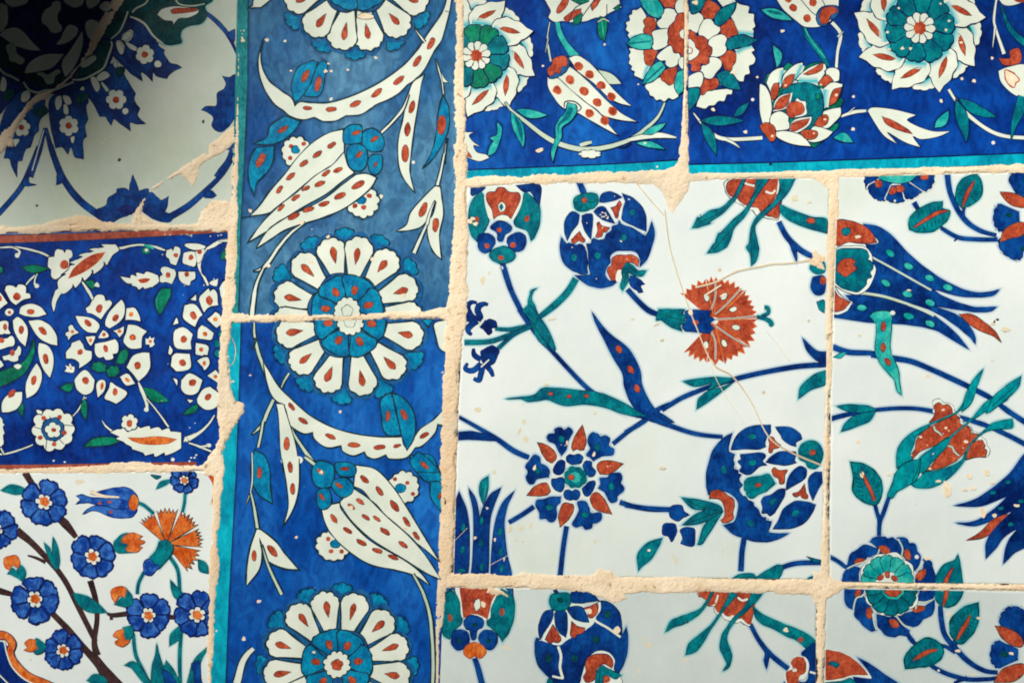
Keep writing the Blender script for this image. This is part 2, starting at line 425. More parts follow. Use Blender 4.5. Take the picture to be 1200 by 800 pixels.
def tile(corners, mat, label, tilt=(0, 0), dz=0.0, inset=2.5):
    """one glazed tile: slab 9 mm thick with a worn, slightly wavy arris; corners run clockwise in the plan"""
    done()
    t = CUR; t.boxes = []; t.nh = 0; t.z0 = 0.0
    c = [Vector(p) for p in corners]; n = len(c)
    t.cx = 0; t.cy = 0
    gx = sum(p.x for p in c)/n; gy = sum(p.y for p in c)/n
    t.cx = (gx)*U; t.cy = -gy*U
    # outline with small wobble
    ring = []
    for i in range(n):
        a, b = c[i], c[(i+1) % n]; k = max(2, int((b-a).length/9))
        for j in range(k):
            p = a.lerp(b, j/k); d = (b-a).normalized(); nn = Vector((-d.y, d.x))
            w = mnoise.noise(Vector((p.x*.06, p.y*.06, 5)))*1.0+mnoise.noise(Vector((p.x*.3, p.y*.3, 2)))*.5
            ring.append(p+nn*w*(0 if j == 0 else 1))
    ctr = Vector((gx, gy)); m = len(ring)
    def inw(d):
        out = []
        for i in range(m):
            a, b = ring[i-1], ring[(i+1) % m]; tt = (b-a).normalized(); nn = Vector((-tt.y, tt.x))
            out.append(ring[i]+nn*d)
        return out
    H = .0090
    loops = [(ring, -H), (ring, -.0011), (inw(.9), -.0003), (inw(inset), 0.0)]
    bm = bmesh.new(); L = []
    for pts, z in loops: L.append([bm.verts.new(V(p.x, p.y, z)) for p in pts])
    for a, b in zip(L, L[1:]):
        for i in range(m):
            j = (i+1) % m; f = bm.faces.new((a[i], b[i], b[j], a[j])); f.smooth = True
    bm.faces.new(L[-1]); bm.faces.new(L[0][::-1])
    bmesh.ops.recalc_face_normals(bm, faces=bm.faces[:])
    me = bpy.data.meshes.new('tile'); bm.to_mesh(me); bm.free(); me.materials.append(MATS[mat])
    o = bpy.data.objects.new('tile', me); COL.objects.link(o); o.parent = wall
    ccx, ccy = (gx-600)*U, (400-gy)*U
    o.location = (ccx, ccy, dz); o.rotation_euler = (math.radians(tilt[0]), math.radians(tilt[1]), 0)
    o['label'] = label
    t.obj = o; OL['h'] = mat if mat in ('G1', 'G2', 'G3', 'G4') else None
    t.planes = []
    for i in range(n):
        a, b = c[i], c[(i+1) % n]; d = (b-a).normalized(); nn = Vector((d.y, -d.x))     # outward for clockwise (y down)
        p = a-nn*.8
        t.planes.append((Vector(V(p.x, p.y, 0)), Vector((nn.x, -nn.y, 0))))
    return o

# ================================================================ upper left: celadon-white tile with dark medallion
tile([(-60,-60),(281,-60),(277,120),(272,266),(-60,271)], 'wc', 'greenish white tile with a dark blue floral medallion, a plaster-filled crack and blue stems', (.2,-.25))
outline_defaults(.8, 'kb')
motif('painted_stem')
frame(130,0,7.475); stem("780,90 850,130 950,215 1040,330 1105,480", [4.5,4.5,5,4.5,1.5], 'b'); blob("1030,310 1050,275 1085,262! 1088,330 1070,370", 'b')
frame(0,180,3.638)
stem("165,-30 130,60 85,150 -10,260", [5,6,6,6], 'b'); blob("118,90 125,125 152,133! 120,138 95,130", 'b')
stem("215,-40 260,90 330,190 410,255 470,290", [5,7,8,8,9], 'b'); blob("245,90 240,132! 262,125 275,100", 'b')
stem("1000,0 950,85 870,165 800,225 715,275", [5,5,6,7,8], 'b'); blob("880,165 905,160 922,178! 900,190 870,185", 'b')
stem("1090,-40 1050,-5 1000,10", [3,4,5], 'b')
motif('painted_cloud_flower')
blob("405,245 450,222 462,190 495,168 500,152 530,148 552,160! 555,130 566,92! 580,125 592,160! 630,150 628,175 600,200 585,240 560,255 540,265 500,280 470,300 430,285", 'b')
blob("605,195 640,165 670,185 690,200 718,182! 712,225 705,250 735,262 725,290 680,288 640,270 605,240", 'b')
blob("490,240! 540,215 580,235 560,262! 520,255", 'bd', ol=0)
motif('painted_cloud_flower')
frame(0,0,4)
blob("1045,358! 1075,365 1110,358 1112,480 1100,550 1070,595 1040,618 1010,610 993,585 1002,555 975,528 945,515! 970,500 1015,495 1020,440 1050,420! 1060,395", 'b')
blob("1050,655 1075,640 1100,640 1092,690 1068,702 1052,685", 'b'); stem("1085,700 1070,750 1035,800 1010,830", [3,5,6,4], 'b')
motif('painted_saw_leaf')
blob("560,60 620,70 680,120 720,180 742,205! 742,215 772,238! 768,252 795,295 830,305 850,318! 800,345 782,370! 735,358 718,340 715,384! 680,348 662,340 666,380! 620,350 580,310 530,260 500,200", 'b')
line("600,300 660,355", .8, 'm'); line("560,265 600,310", .8, 'm')
motif('painted_saw_leaf')
blob("390,380! 440,340 520,300 575,345 600,385 634,440! 628,470 655,508! 645,545 682,580! 640,582 608,575 612,614! 570,585 535,558 520,588! 500,555 490,545 468,548! 440,490 405,440", 'b')
motif('painted_saw_leaf')
blob("250,450 340,420 400,400 415,480! 402,500 412,560! 398,590 405,640! 388,660 390,745! 352,735 332,688 318,722! 292,690 262,692! 240,600 230,500", 'b')
motif('painted_saw_leaf')
blob("-10,620 40,480 100,400 200,440 205,540! 182,570 180,615! 160,635 142,690! 118,700 102,752! 82,760 78,830! 55,780 45,745 20,740! 32,690 62,632 22,640! 0,630", 'b')
motif('painted_stem')
stem("210,600 185,700 140,830", [3,6,7], 'b'); line("205,610 150,800", 1.2, 'w'); stem("215,600 240,700 285,820", [3,6,8], 'b')
motif('painted_medallion', 'dark heart of the medallion with white petals and teal scrolls')
blob("-20,-20 600,-20 640,60 620,140 580,170 540,240 500,320 440,370 380,410 300,440 220,440 150,440 100,420 40,480 -20,500", 'bd')
outline_defaults(.8, 'kg')
blob("570,60 590,10 680,-20 1010,-20! 990,10 960,30 970,70 945,110 890,120 855,140 845,170 850,200 800,210 755,200 730,170 690,140 660,110 630,90", 'gd', halo='htC', hw=2.5)
blob("845,125 960,120 1000,20 1010,-10 1020,40 980,90 940,118 880,128", 'htC', ol=0) if False else None
stem("610,80 640,90 680,115 720,170 770,210", [2,3,3,1.5], 'w', ol=.5)
blob("738,70! 760,45 810,32 870,35 925,45 925,65 880,85 840,88 812,118! 808,100 770,95", 'w', ol=.6)
blob("800,50! 830,40 920,42 925,52 870,62 810,66", 'r', ol=.4)
stem("700,-10 680,20 640,40 620,60", [2,2.5,2.5], 'wg', ol=.5); stem("820,-10 840,20 900,30 960,20", [2,2,1.5], 'wg', ol=.5)
frame(0,0,8)
for s in ("0,50 40,45 70,70 75,200 50,260 0,300","40,0! 250,-10 240,40 120,68 60,35","-10,330! 60,275 150,262 230,310 290,380 385,475! 300,475 200,450 120,420 50,370",
          "225,692! 260,610 330,550 430,510 600,508! 540,590 480,640 380,670","772,290! 778,400 750,520 690,640 615,725! 580,640 590,560 660,470","390,170 420,100 480,60 500,20 560,15 570,90 545,130 545,200 580,250 570,300 490,310 440,250 400,220",
          "650,235 725,260 725,320 680,370 610,410 530,420 570,360 600,290","800,230 850,185 920,210 960,280 940,340 890,395 820,340","590,15! 640,-10 780,-10 770,50 700,75 640,50","820,-10 940,-10 910,50 840,85 810,40","930,65 990,15 1050,50 1040,90 980,110",
          "20,720 60,760 50,850 0,840"):
    blob(s, 'w', ol=.6)
for s in ("-10,385! 40,390 60,440 50,500 90,560 150,600 200,640 230,690 150,690 60,640 -10,600","255,700 330,690 360,720 420,770 500,760 560,700 600,740 520,800 420,820 330,800 270,760","920,400! 1010,390 1020,480 985,580 930,650 830,700 700,730! 740,650 850,600 900,500","985,330 1000,260 1080,180 1100,80 1180,70 1180,180 1130,270 1060,340 1010,350"):
    blob(s, 'gd', ol=.6)
for s in ("60,430 100,410 150,440 160,500 230,560 200,610 150,590 90,570 80,520 60,480","340,690 400,680 450,700 540,650 570,680 520,720 500,780 440,790 400,730","750,600 800,560 880,520 905,550 860,600 780,640"):
    blob(s, 'wg', ol=.6)
stem("-10,640 40,690 110,720 180,760", [3,3.5,3], 'wg', ol=.6); stem("220,770 270,840 350,870 420,850 520,840 640,790 690,770", [3,3,3,3,3], 'wg', ol=.6)
stem("680,750 780,745 880,700 970,640 1010,550 1050,430 1040,390", [2.5,3,3,3,2.5], 'wg', ol=.6); stem("1040,370 1120,300 1170,200 1200,110", [2,3,2.5], 'wg', ol=.6)
for s in ("1090,390 1130,385 1170,440 1155,510 1120,490 1095,440","1150,330 1230,280 1250,330 1210,390 1160,385"): blob(s, 'w', ol=.6)
frame(0,0,4)
for s in ("545,200 565,200 582,235 570,258 552,235","595,150 620,158 598,188 570,185","590,198 640,222 635,240 605,225","425,370 450,365 470,410 450,430","455,360 490,335 515,355 490,375 462,380","480,385 510,420 500,430 475,395",
          "262,460 285,450 290,490 270,518 258,490","295,450 325,455 335,485 310,490","300,490 318,500 320,535 300,530","105,435 135,425 140,460 115,480 98,470","530,300 550,295 545,320","375,420 390,405 395,425"):
    blob(s, 'w', ol=.5)
motif('painted_floret')
outline_defaults(.7, 'kb')
floret(680,258,11.5,6,10); dot(740,302,4.2,None,0,'w',.5)
motif('painted_floret'); floret(545,468,12,6,30); dot(588,522,4,None,0,'w',.5)
motif('painted_floret'); floret(322,590,12,6,0); blob("330,645! 350,640 345,672! 335,668", 'w', ol=.5)
motif('painted_floret'); floret(100,598,10.5,6,20); blob("62,655 92,655 70,690!", 'w', ol=.5)
motif('painted_bud')
for s in ("540,340 560,315 585,320 580,345 560,360","355,460 385,440 415,440 410,465 380,482 355,480","160,520 180,500 215,502 225,525 200,545 170,545","20,430 60,420 70,440 40,470 10,460"): blob(s, 'gd', ol=.5)
motif('glaze_pit')
frame(0,0,4)
seeds("952,572 560,748,60", 1.7, 2.4, 'dk'); frame(0,0,1); seeds("43,241", 1.6, 1.3, 'dk'); dotpx(140,187,1.9,1.1,50,'dk')
frame(0,0,4); dot(1010,692,3.2,2.8,0,'ht'+'C' if False else 'tl'); dot(1010,692,1.5,1.3,0,'t')
seeds("498,605 490,650 520,640 480,670 780,440 805,438 860,620 1000,380 985,490 910,255", 1.9, 1.2, 'st')

# ================================================================ middle left: cobalt tile with white blossoms
tile([(-60,273),(268,268),(263,420),(258,548),(-60,552)], 'G3', 'deep cobalt tile with white blossoms, green leaves and brown-red edge lines', (-.15,.2))
frame(0,0,1); outline_defaults(1.2, 'kb')
motif('border_line'); stem("-60,282 80,278 180,273.5 268,269", [10,8.5,7.5,6], 'rb', ol=.6, olc='kg')
motif('border_line'); stem("-60,547 60,546.5 150,545 230,543.5", [5,5.5,6,5.5], 'rb', ol=.5, olc='kg')
frame(0,270,8)
motif('painted_stem')
stem("-40,165 60,158 180,160 300,185 400,215 462,248", [2,2.8,3,3.2,3.4,3.8], 'w'); stem("120,162 165,180 185,205 165,235", [2,3,3.6,4.2], 'w'); dot(162,236,2.8,2.8,0,'w')
stem("240,515 290,455 360,400 455,360", [2.2,3,2.6,1.6], 'w'); stem("350,405 330,450 325,500 345,525", [2,2.6,3,4], 'w'); dot(345,520,2.6,2.6,0,'w')
stem("768,480 830,570 880,665", [2.6,4.5,3.6], 'w')
frame(120,270,8); stem("130,160 180,165 260,145 360,135 460,145 540,170 600,190", [2,4,3.5,3.2,3,4,2], 'w'); stem("390,138 440,150 480,165", [2.5,3.5,3.5], 'tl', ol=0); lobed(408,190,5.2,4.2,0,6,.2,'g',.6); dot(412,185,2.2,1.8,0,'w')
stem("960,180 1040,140 1100,105 1175,85", [3,5.5,5,2.5], 'w'); stem("1080,98 1180,98", [1.2,3], 'w', ol=.5)
stem("975,170 930,240 905,320 925,400 960,450 990,515", [3,5.5,5,2,4,3.5], 'w')
frame(0,450,8)
stem("-30,655 60,650 200,610 310,565", [3,3,2.8,2.4], 'w'); stem("0,570 10,600 40,655", [2,3,3], 'wg'); stem("655,325 720,260 770,180 800,120", [1.8,2.4,3,5], 'w')
frame(0,370,4)
stem("648,310 665,350 685,400 690,440", [2.5,5,5,4], 'w'); dot(686,438,2.8,2.8,0,'w'); stem("690,390 740,450 790,520", [2.4,2.6,3.2], 'w')
stem("870,580 930,550 975,510 1005,465", [8,4.4,3.4,2.4], 'w'); stem("885,595 930,610 990,635", [2.5,3.5,3], 'w'); dot(978,606,3,2.2,0,'w'); stem("945,612 975,608", 2.5, 'w', ol=.4)
stem("478,490 500,520 540,550", [1.4,3.2,3.4], 'w')
motif('painted_leaf')
outline_defaults(1.2, 'kg')
frame(0,270,8)
lens(205,345,450,355,9,1.5,'g'); blob("800,480! 860,470 890,510 870,545 830,520", 'g'); blob("880,520! 905,485 925,500 930,530", 'w', ol=.3); blob("-10,340 20,350 20,390 -10,390", 'g')
frame(120,270,8); blob("640,545! 635,610 590,700 540,790! 505,730 498,650 530,580 560,545!", 'g'); line("515,740 505,650 540,580", .7, 'tl'); blob("1170,165! 1170,260 1110,270! 1120,210", 'g')
frame(0,370,4)
blob("158,110! 160,180 120,260 60,305 0,330 -20,330 -20,270! 60,240 110,215 140,170", 'g'); blob("65,235 85,225 102,235 85,250", 'w', ol=.4)
lens(90,390,105,468,7,0,'g'); lens(345,320,285,335,9,-2.5,'g'); lens(398,385,402,485,7,1.5,'g')
blob("672,335! 720,345 760,370 792,400! 730,405 690,375", 'g'); lens(935,415,860,460,7,-1,'g'); blob("398,612! 430,580 480,568 540,572 555,590 500,605", 'g')
frame(0,350,8); blob("1180,470! 1130,500 1085,600! 1150,605 1190,560 1200,500", 'g'); lobed(930,640,9,6,10,6,.18,'g'); lobed(1060,680,7.5,6.5,-20,6,.18,'g')
motif('painted_saw_leaf', 'long white saw-edged leaf with a red core')
outline_defaults(1.4,'kb')
frame(0,270,8)
blob("1085,130! 1115,185 1060,230 1000,330! 975,295 980,310! 950,360 880,412! 865,370 868,385! 840,430 790,475! 770,440 760,480 705,545! 685,505 680,530! 640,570 600,595! 575,590! 535,660 505,770! 485,700 495,630 520,560! 545,545! 540,480 570,440 620,410! 590,395! 620,350 660,330 700,320! 650,300! 700,280 745,262 775,245! 730,235! 780,215 850,205! 880,195! 830,180! 880,165 930,165 975,155! 940,130!", 'w')
blob("640,450! 690,360 780,280 880,225 985,205! 930,280 820,370 720,420", 'r', ol=.5, olc='o')
motif('painted_floret')
blob("455,250! 450,290 450,340 480,370! 480,430 520,460 570,430! 580,410 640,360 650,310! 650,270! 680,240 670,190 625,180 605,210! 590,185 540,175 515,200 510,245!", 'w'); dot(605,320,5,5.4,0,'r')
motif('painted_blossom', 'large white blossom with pointed petals, cut by the left border of the view')
for s in ("45,560! 60,520 110,515 150,535! 180,505 240,520 245,585! 280,595 290,635! 220,650 150,700! 100,660",): blob(s,'w')
dot(160,620,4.6,5,10,'r')
blob("-40,560 0,580 75,680! 20,720 -40,750",'w'); dot(0,640,2.5,3.4,0,'r'); dot(88,765,4.8,4.6,0,'w',.8); dot(90,768,2,2,0,'r')
frame(0,350,8)
blob("180,140! 200,75 290,45 380,75 440,145! 350,170 250,165", 'w'); dot(288,122,5,3.4,8,'r')
blob("120,200! 170,170 230,220 265,310 240,450! 180,390 130,290", 'w'); dot(200,290,3.2,5,-5,'r')
blob("265,205! 380,200 470,250 530,340 540,440! 460,420 370,370 310,290", 'w'); dot(402,302,6.2,3.6,48,'r')
blob("365,410! 450,440 500,530 500,640 470,742! 400,650 360,520", 'w'); dot(430,562,3.2,6,-4,'r')
blob("345,600! 390,680 390,770 340,880 250,935! 240,830 270,720", 'w'); dot(318,762,3.2,6,15,'r')
blob("210,870! 205,960 160,1030 90,1060 20,1065! 15,990 50,920 120,880", 'w'); dot(112,882+5,3.4,6,35,'r')
blob("-20,230 40,205 80,220 80,280 100,325 60,330 40,325 20,335 -20,320", 'w'); dot(48,262,2.6,4,0,'r')
blob("-20,375 60,370 110,345 140,390 130,440 80,450 40,465 -20,470", 'w'); dot(15,388,3.6,3.2,0,'r')
blob("20,540! 90,520 150,480 175,440 200,470 195,520 175,540 170,580 120,590 80,575 40,575", 'w'); dot(118,505,3,3.8,0,'r')
blob("-20,570 10,580 40,625! 0,650 -20,650",'w')
frame(0,450,8); blob("-20,320 20,320 30,360 45,380 30,400 45,460 30,480 35,560 -20,570", 'w')
motif('painted_blossom', 'white blossom of many small petals round three green leaves')
frame(0,350,8)
blob("860,20! 840,60 805,90 820,130! 880,150 950,195! 990,130 1050,50 1030,15 990,20! 975,-30 920,-40 890,-20 880,5!", 'w'); dot(930,92,4,5,20,'r')
blob("705,160! 790,165 880,190 935,250 905,320! 820,310 750,250", 'w'); dot(825,230,5.2,3.2,42,'r')
blob("1140,5! 1170,60 1165,150 1120,220 1025,280! 985,240 1010,150 1070,70", 'w'); dot(1085,178,3.4,4.8,30,'r')
blob("650,250 680,245 700,280 745,320! 680,345 640,395! 635,355! 615,340 620,315 650,305! 640,275", 'w'); dot(680,308,2.2,2.2,0,'o')
blob("965,290! 1010,320 1020,355 980,370 920,370! 940,330", 'w'); dot(975,335,2,2.6,30,'r')
blob("1160,255! 1160,310 1120,365! 1095,325 1055,300! 1110,285", 'w'); dot(1120,305,2.6,2,-20,'o')
blob("800,355! 890,350 880,400 850,445! 825,410", 'w'); dot(848,388,2,2.4,0,'o')
blob("750,385! 780,430 800,475 860,490! 860,560 810,610 740,655! 740,600 690,565 620,560! 620,500 660,450 680,410", 'w'); dot(752,498,3.6,3.2,-30,'r')
blob("890,420! 940,410 1000,400 1080,375! 1110,420 1105,500 1060,520! 1060,560 1000,575 970,545! 920,550 890,500", 'w'); dot(993,465,2.8,4.4,-5,'r')
blob("610,620! 650,635! 655,600 675,635! 700,640 690,690 650,690 605,680! 625,650", 'w', ol=.6); dot(665,650,1.4,1.4,0,'o')
frame(120,330,8)
blob("225,250! 275,240! 310,250 345,310 360,375! 290,360 215,360!", 'w'); dot(270,305,2.6,3,30,'o')
blob("240,400! 320,410 420,465! 380,510 370,560 370,620! 300,630 250,620 200,570 200,530! 220,480", 'w'); dot(285,520,3.8,4,0,'r'); dot(282,522,2.4,2.6,0,'o')
blob("405,530! 430,535 445,505! 460,530 490,520! 480,560 490,590 445,620! 440,590 405,590!", 'w', ol=.6); dot(450,558,2,2,0,'o')
frame(0,370,4)
blob("700,172! 705,230 690,270 650,308! 620,270 592,240! 620,190 660,172", 'w'); dot(645,233,4,4.4,0,'r')
blob("355,290 400,252 445,300! 435,350 400,370 365,350 352,320", 'w'); dot(402,302,4.2,4.6,0,'r')
blob("458,385! 452,320 475,298 495,310 490,350", 'w'); dot(478,328,2,4.4,12,'o')
blob("520,310 550,330 590,350 595,370 570,395 545,412! 520,400! 490,385 510,340", 'w'); dot(540,355,3,4.4,5,'r')
blob("562,285! 600,270 635,318! 590,325", 'w'); dot(598,300,3.4,2.2,38,'o')
motif('painted_blossom', 'round white blossom of overlapping petals cut by the mortar joint')
frame(120,330,8)
blob("995,60! 1010,90! 1040,70 1075,110 1085,220! 1000,240 950,290! 920,220 905,160 930,120", 'w'); dot(1002,178,4,5.4,0,'r')
blob("770,220! 840,205 890,230 940,310! 900,350 870,425! 810,390 755,340 760,270", 'w'); dot(852,315,3.6,5.2,-20,'r')
blob("1060,280! 1100,310 1125,380 1070,435! 1030,400 980,350! 1020,320", 'w'); dot(1058,352,3,2.8,0,'o')
blob("930,405! 980,430 1045,480! 1020,545 950,540 890,530! 895,450", 'w'); dot(962,490,2.8,3,0,'o')
blob("680,450! 760,425 850,490! 830,560 835,635! 760,635 690,620 665,560 665,490", 'w'); dot(762,540,4,4.2,0,'r')
blob("875,570! 990,600 985,690! 950,685! 935,695! 870,680!", 'w'); dot(925,635,2.6,2.6,0,'o')
blob("650,700! 690,670 820,675! 830,800 760,835 690,840! 640,790!", 'w'); dot(750,760,4.4,4,0,'r')
blob("885,740! 940,710 990,710 1005,770 960,830 940,800!", 'w'); dot(955,765,2,2.8,0,'o')
blob("820,170! 880,115! 880,180!", 'w'); blob("660,405! 695,335 715,390!", 'w'); blob("630,595! 660,640 640,685 615,670!", 'w')
frame(120,270,8); blob("1095,540! 1130,480 1175,460! 1200,700 1150,700! 1110,620", 'w'); 
frame(0,370,4)
blob("850,300! 890,268 950,300! 925,360 880,370 850,345", 'w'); dot(902,312,4.6,4,-20,'r')
blob("922,390! 950,345 985,330! 1040,380 1010,430 965,440 930,415", 'w'); dot(975,380,3.6,4.6,30,'r')
blob("970,280! 1010,252! 1040,290 1030,320!", 'w'); dot(1010,285,2.4,2.4,0,'o')
blob("810,290! 832,300 830,330!", 'w'); blob("875,390! 905,395 890,410!", 'w')
for x,y,r_ in ((1020,130,4.4),(1022,175,4.6),(1037,85,3.6)): dot(x,y,r_,r_,0,'t',.8,'kb')
motif('painted_blossom', 'small cluster of white petals with red dots near the tile corner')
frame(120,270,8)
blob("600,185! 650,170! 660,190! 680,150 725,165 730,220 690,330! 640,310 625,270! 595,240", 'w'); dot(688,232,2.8,2.6,0,'r')
blob("765,140! 800,120 900,125 970,145! 950,175 870,185 810,170", 'w'); blob("760,210! 830,195 890,215 880,300 860,340 800,325 750,300", 'w'); dot(830,252,3,3.4,20,'r')
blob("870,200! 930,180 960,190 920,290 890,310!", 'w', ol=.5); dot(910,200,2.8,2.8,0,'r')
blob("555,345! 600,340 680,370! 690,420 650,505! 600,485 560,490 530,470 540,430 565,415! 545,380", 'w'); dot(615,418,2.8,3.4,0,'r')
blob("710,385! 870,385! 870,450 830,475! 815,515 770,505 720,460", 'w'); dot(790,412,2.8,3,0,'r')
blob("1000,490! 1030,470 1065,460 1085,450! 1070,520 1020,510", 'w', ol=.5)
motif('painted_saw_leaf')
frame(120,270,8)
blob("165,430! 230,440 260,445! 270,415 320,430! 320,395 390,410! 410,385 460,395 520,420! 530,480 470,530! 440,535! 400,550! 380,530! 340,560! 320,530 270,515! 275,500! 220,490", 'w'); blob("335,465! 390,450 450,455! 410,485 360,490", 'r', ol=.5, olc='o')
motif('painted_rosette', 'ring of ten white petals round a small white star')
frame(0,450,8)
blob("470,320 400,330 340,250 370,240 410,260! 430,235 460,250 470,300!", 'w')
lobed(505,425,26,26,15,10,.16,'w'); lobed(498,425,14,14,0,7,.10,'s',1.2,'kb'); lobed(500,430,9.5,9.5,10,5,.25,'w',1.0,'kb')
dot(503,428,3,2.6,0,'r'); seeds("410,315 560,308 605,455 508,562 378,500", 2.9, 2.7, 'r')
for s in ("468,300 478,345","600,380 690,390","560,520 600,560","430,610 440,520","320,400 395,420"): line(s, .9, 'kb')
motif('painted_saw_leaf', 'long white saw-edged leaf with an orange core')
frame(0,370,4)
blob("515,545! 550,530! 570,530! 575,518 610,525! 640,515 660,525! 700,515 705,530! 740,520 760,535! 790,525 800,540! 850,545! 850,620! 815,640 775,655! 770,640! 730,660 720,645! 680,655! 670,640! 620,625! 615,612! 590,600 580,590! 545,575 560,565!", 'w'); blob("600,570! 660,572 740,565 830,578! 780,598 700,602 640,592", 'o', ol=.6, olc='r')
blob("868,562! 860,590! 885,585!", 'w', ol=.5)
motif('painted_floret'); floret(608,500,10,6,10); dot(606,510,3.2,2.6,0,'r')
motif('glaze_pit')
frame(0,0,1); 
for i in range(26): dotpx(random.uniform(188,262), random.choice([random.uniform(274,277), random.uniform(272,540)]), random.uniform(.4,1.1), random.uniform(.3,.9), 0, 'w')
for x,y in ((63,539.5),(76,541),(222,540),(224,536),(228,536),(230,533)): dotpx(x,y,1.3,1,0,'w')

# ================================================================ bottom left: white tile with prunus branches
tile([(-60,553),(262,551),(254,700),(247,860),(-60,860)], 'WD', 'white tile with dark branches, blue prunus flowers, an orange carnation and a small blue tulip', (.1,.15))
frame(0,540,3.077); outline_defaults(.8,'kg')
motif('painted_branch')
def bare(s, w): stem(s, w, 'n', ol=.6, olc='kg')
bare("90,40 115,80 160,140", [8,7,6]); bare("195,190 235,225 275,275", [7,10,5]); bare("60,250 110,290 160,340 205,390 240,440 270,500 300,560 330,620 345,650", [10,7,6.5,6,6,6,6,6,5])
bare("100,340 130,348 165,365", [1.5,3,4]); bare("325,430 345,500 350,570 340,650 350,700", [7,6,5.5,6,9]); bare("180,540 240,600 300,670 360,740 400,820", [6,7,7.5,9,14])
bare("340,700 380,760 440,830", [6,12,16]); bare("-10,465 45,480", [8,5]); bare("385,548 410,555 465,548", [2,5,6]); bare("400,550 402,572", [3,3.5]); bare("600,560 650,565", [6,4])
motif('painted_stem')
for s,w in (("495,150 520,160 555,190",3),("668,115 665,150 658,185",2.6),("600,330 640,390 648,470",3.4),("520,400 500,440 495,480",3.2),("480,620 490,700 520,760 540,800",3.4),("655,600 648,700 650,820",3.6)): stem(s, w, 't', ol=.7, halo='htD', hw=2)
motif('painted_leaf')
blob("5,105! 40,85 80,95 100,110 60,120 25,112", 't', halo='htD', hw=2); blob("565,100! 580,75 615,68 600,85", 't', halo='htD', hw=2); blob("545,50 580,55 565,65", 't')
blob("160,295! 180,315 188,345! 190,300 192,275! 208,310 215,360 205,390 180,360", 't', halo='htD', hw=2)
blob("260,475! 310,485 350,510 385,545! 330,545 285,520", 't', halo='htD', hw=2); blob("615,430! 635,450 660,480 655,505 630,490 618,460", 't', halo='htD', hw=2)
blob("715,355! 740,365 752,390 750,405! 720,395", 't', halo='htD', hw=1.5); blob("612,665! 615,625 640,600 655,600 650,640", 't', halo='htD', hw=2); blob("315,790! 340,768 380,780 390,820 350,810", 't', halo='htD', hw=2)
blob("450,735! 480,722 510,745 530,780 560,820 520,800 480,750 465,740", 't', halo='htD', hw=2)
blob("545,800! 548,740 560,700 565,658! 575,700 590,740 600,720! 630,760 650,830 560,830", 't', halo='htD', hw=2); blob("675,830 685,760 705,710 755,665! 725,720 712,780 725,830", 't', halo='htD', hw=2)
blob("580,745! 620,770 640,820 600,810", 'b'); blob("690,730! 720,720 725,780 735,830 700,830 700,780", 'b')
motif('painted_flower')
def prunus(x, y, r, n, rot, ch='m'):
    """prunus blossom: heart-shaped petals of uneven size, each with darker strokes, round a ragged white and orange eye"""
    motif('painted_flower')
    r *= 1.0; angs = [rot+360/n*i+random.uniform(-7, 7) for i in range(n)]; rs = [r*random.uniform(.93, 1.07) for _ in angs]; ws_ = [r*5.05/n*random.uniform(.90, 1.04) for _ in angs]
    lobed(x, y, r*.62, r*.62, rot, n, .05, 'bd', 0)
    for a_, R_, w_ in zip(angs, rs, ws_):
        petal(x, y, a_, r*.25, R_, r*.30, w_, ch, 2, 2.3, 'bd', frm=True, depth=.25)
        a = math.radians(a_)
        for k in (-.2, -.05, .12, .24):
            u0, u1 = random.uniform(.4, .5), random.uniform(.64, .8)
            line(f"{x+math.cos(a+k*.7)*r*u0*FR[2]},{y+math.sin(a+k*.7)*r*u0*FR[2]} {x+math.cos(a+k)*r*u1*FR[2]},{y+math.sin(a+k)*r*u1*FR[2]}", .6, 'bd')
    lobed(x, y, r*.38, r*.34, random.uniform(0, 90), 6, .34, 'w', 1.6, 'bd'); lobed(x+random.uniform(-2,2), y+random.uniform(-2,2), r*.22, r*.19, 40, 5, .28, 'o', .5, 'r')
prunus(160,147,27,6,-80); prunus(-15,245,24,6,10); prunus(335,345,26,6,-75); prunus(127,497,27,6,-100); prunus(228,682,23,6,-95); prunus(535,555,25,6,-90); prunus(712,552,27,7,-80); prunus(665,68,16,7,-30,'m')
motif('painted_bud')
for pts, g_ in (("450,270 480,258 512,270! 500,282 522,290 500,305 515,310! 490,328 455,320 465,300 440,290", "412,290! 440,265 465,262 460,285 480,295 470,310 480,328! 430,330 412,315"),
                ("15,350 35,342 60,340 72,365 65,385! 45,375 35,392! 18,380", "30,405! 45,385 60,395 75,375 92,395 90,420 80,432! 55,415"),
                ("402,465 430,450 455,460 450,490! 430,485 415,512! 404,490", "415,515! 440,490 455,460! 475,485 478,515 455,525"),
                ("420,612 445,605! 450,640 468,648 440,668 415,655 430,640! 410,630", "445,600! 475,595 480,620 465,645 450,640"),
                ("90,655 110,640 130,645! 128,660 135,675 110,685 88,680! 100,670", "118,668! 130,640 150,650 168,668 150,690 128,692")):
    blob(g_, 't', halo='htD', hw=2); blob(pts, 'o', ol=.8, olc='rb'); 
motif('painted_tulip', 'small blue tulip lying on its side with an orange base')
blob("275,125! 300,122 330,132 380,135 440,135 480,150 480,172 420,175 330,152 300,150 275,155! 290,140", 'm', ol=1.1, olc='bd')
blob("330,118! 365,108 420,96 465,98 492,122 497,150 470,150 430,135 380,128", 'm', ol=1.1, olc='bd'); blob("300,190! 330,165 375,162 430,175 490,170 480,198 440,205 400,200 340,178", 'm', ol=1.1, olc='bd')
blob("465,145 480,120 498,135 497,160 485,178 468,170", 'o', ol=.7); stem("325,108 370,125 430,130", [5,3,2], 'ch', ol=0); seeds("395,147 400,183 360,152", 2.6, 1.6, 'rb')
motif('painted_carnation', 'orange-red carnation with five fringed petals, dark green calyx and blue bud')
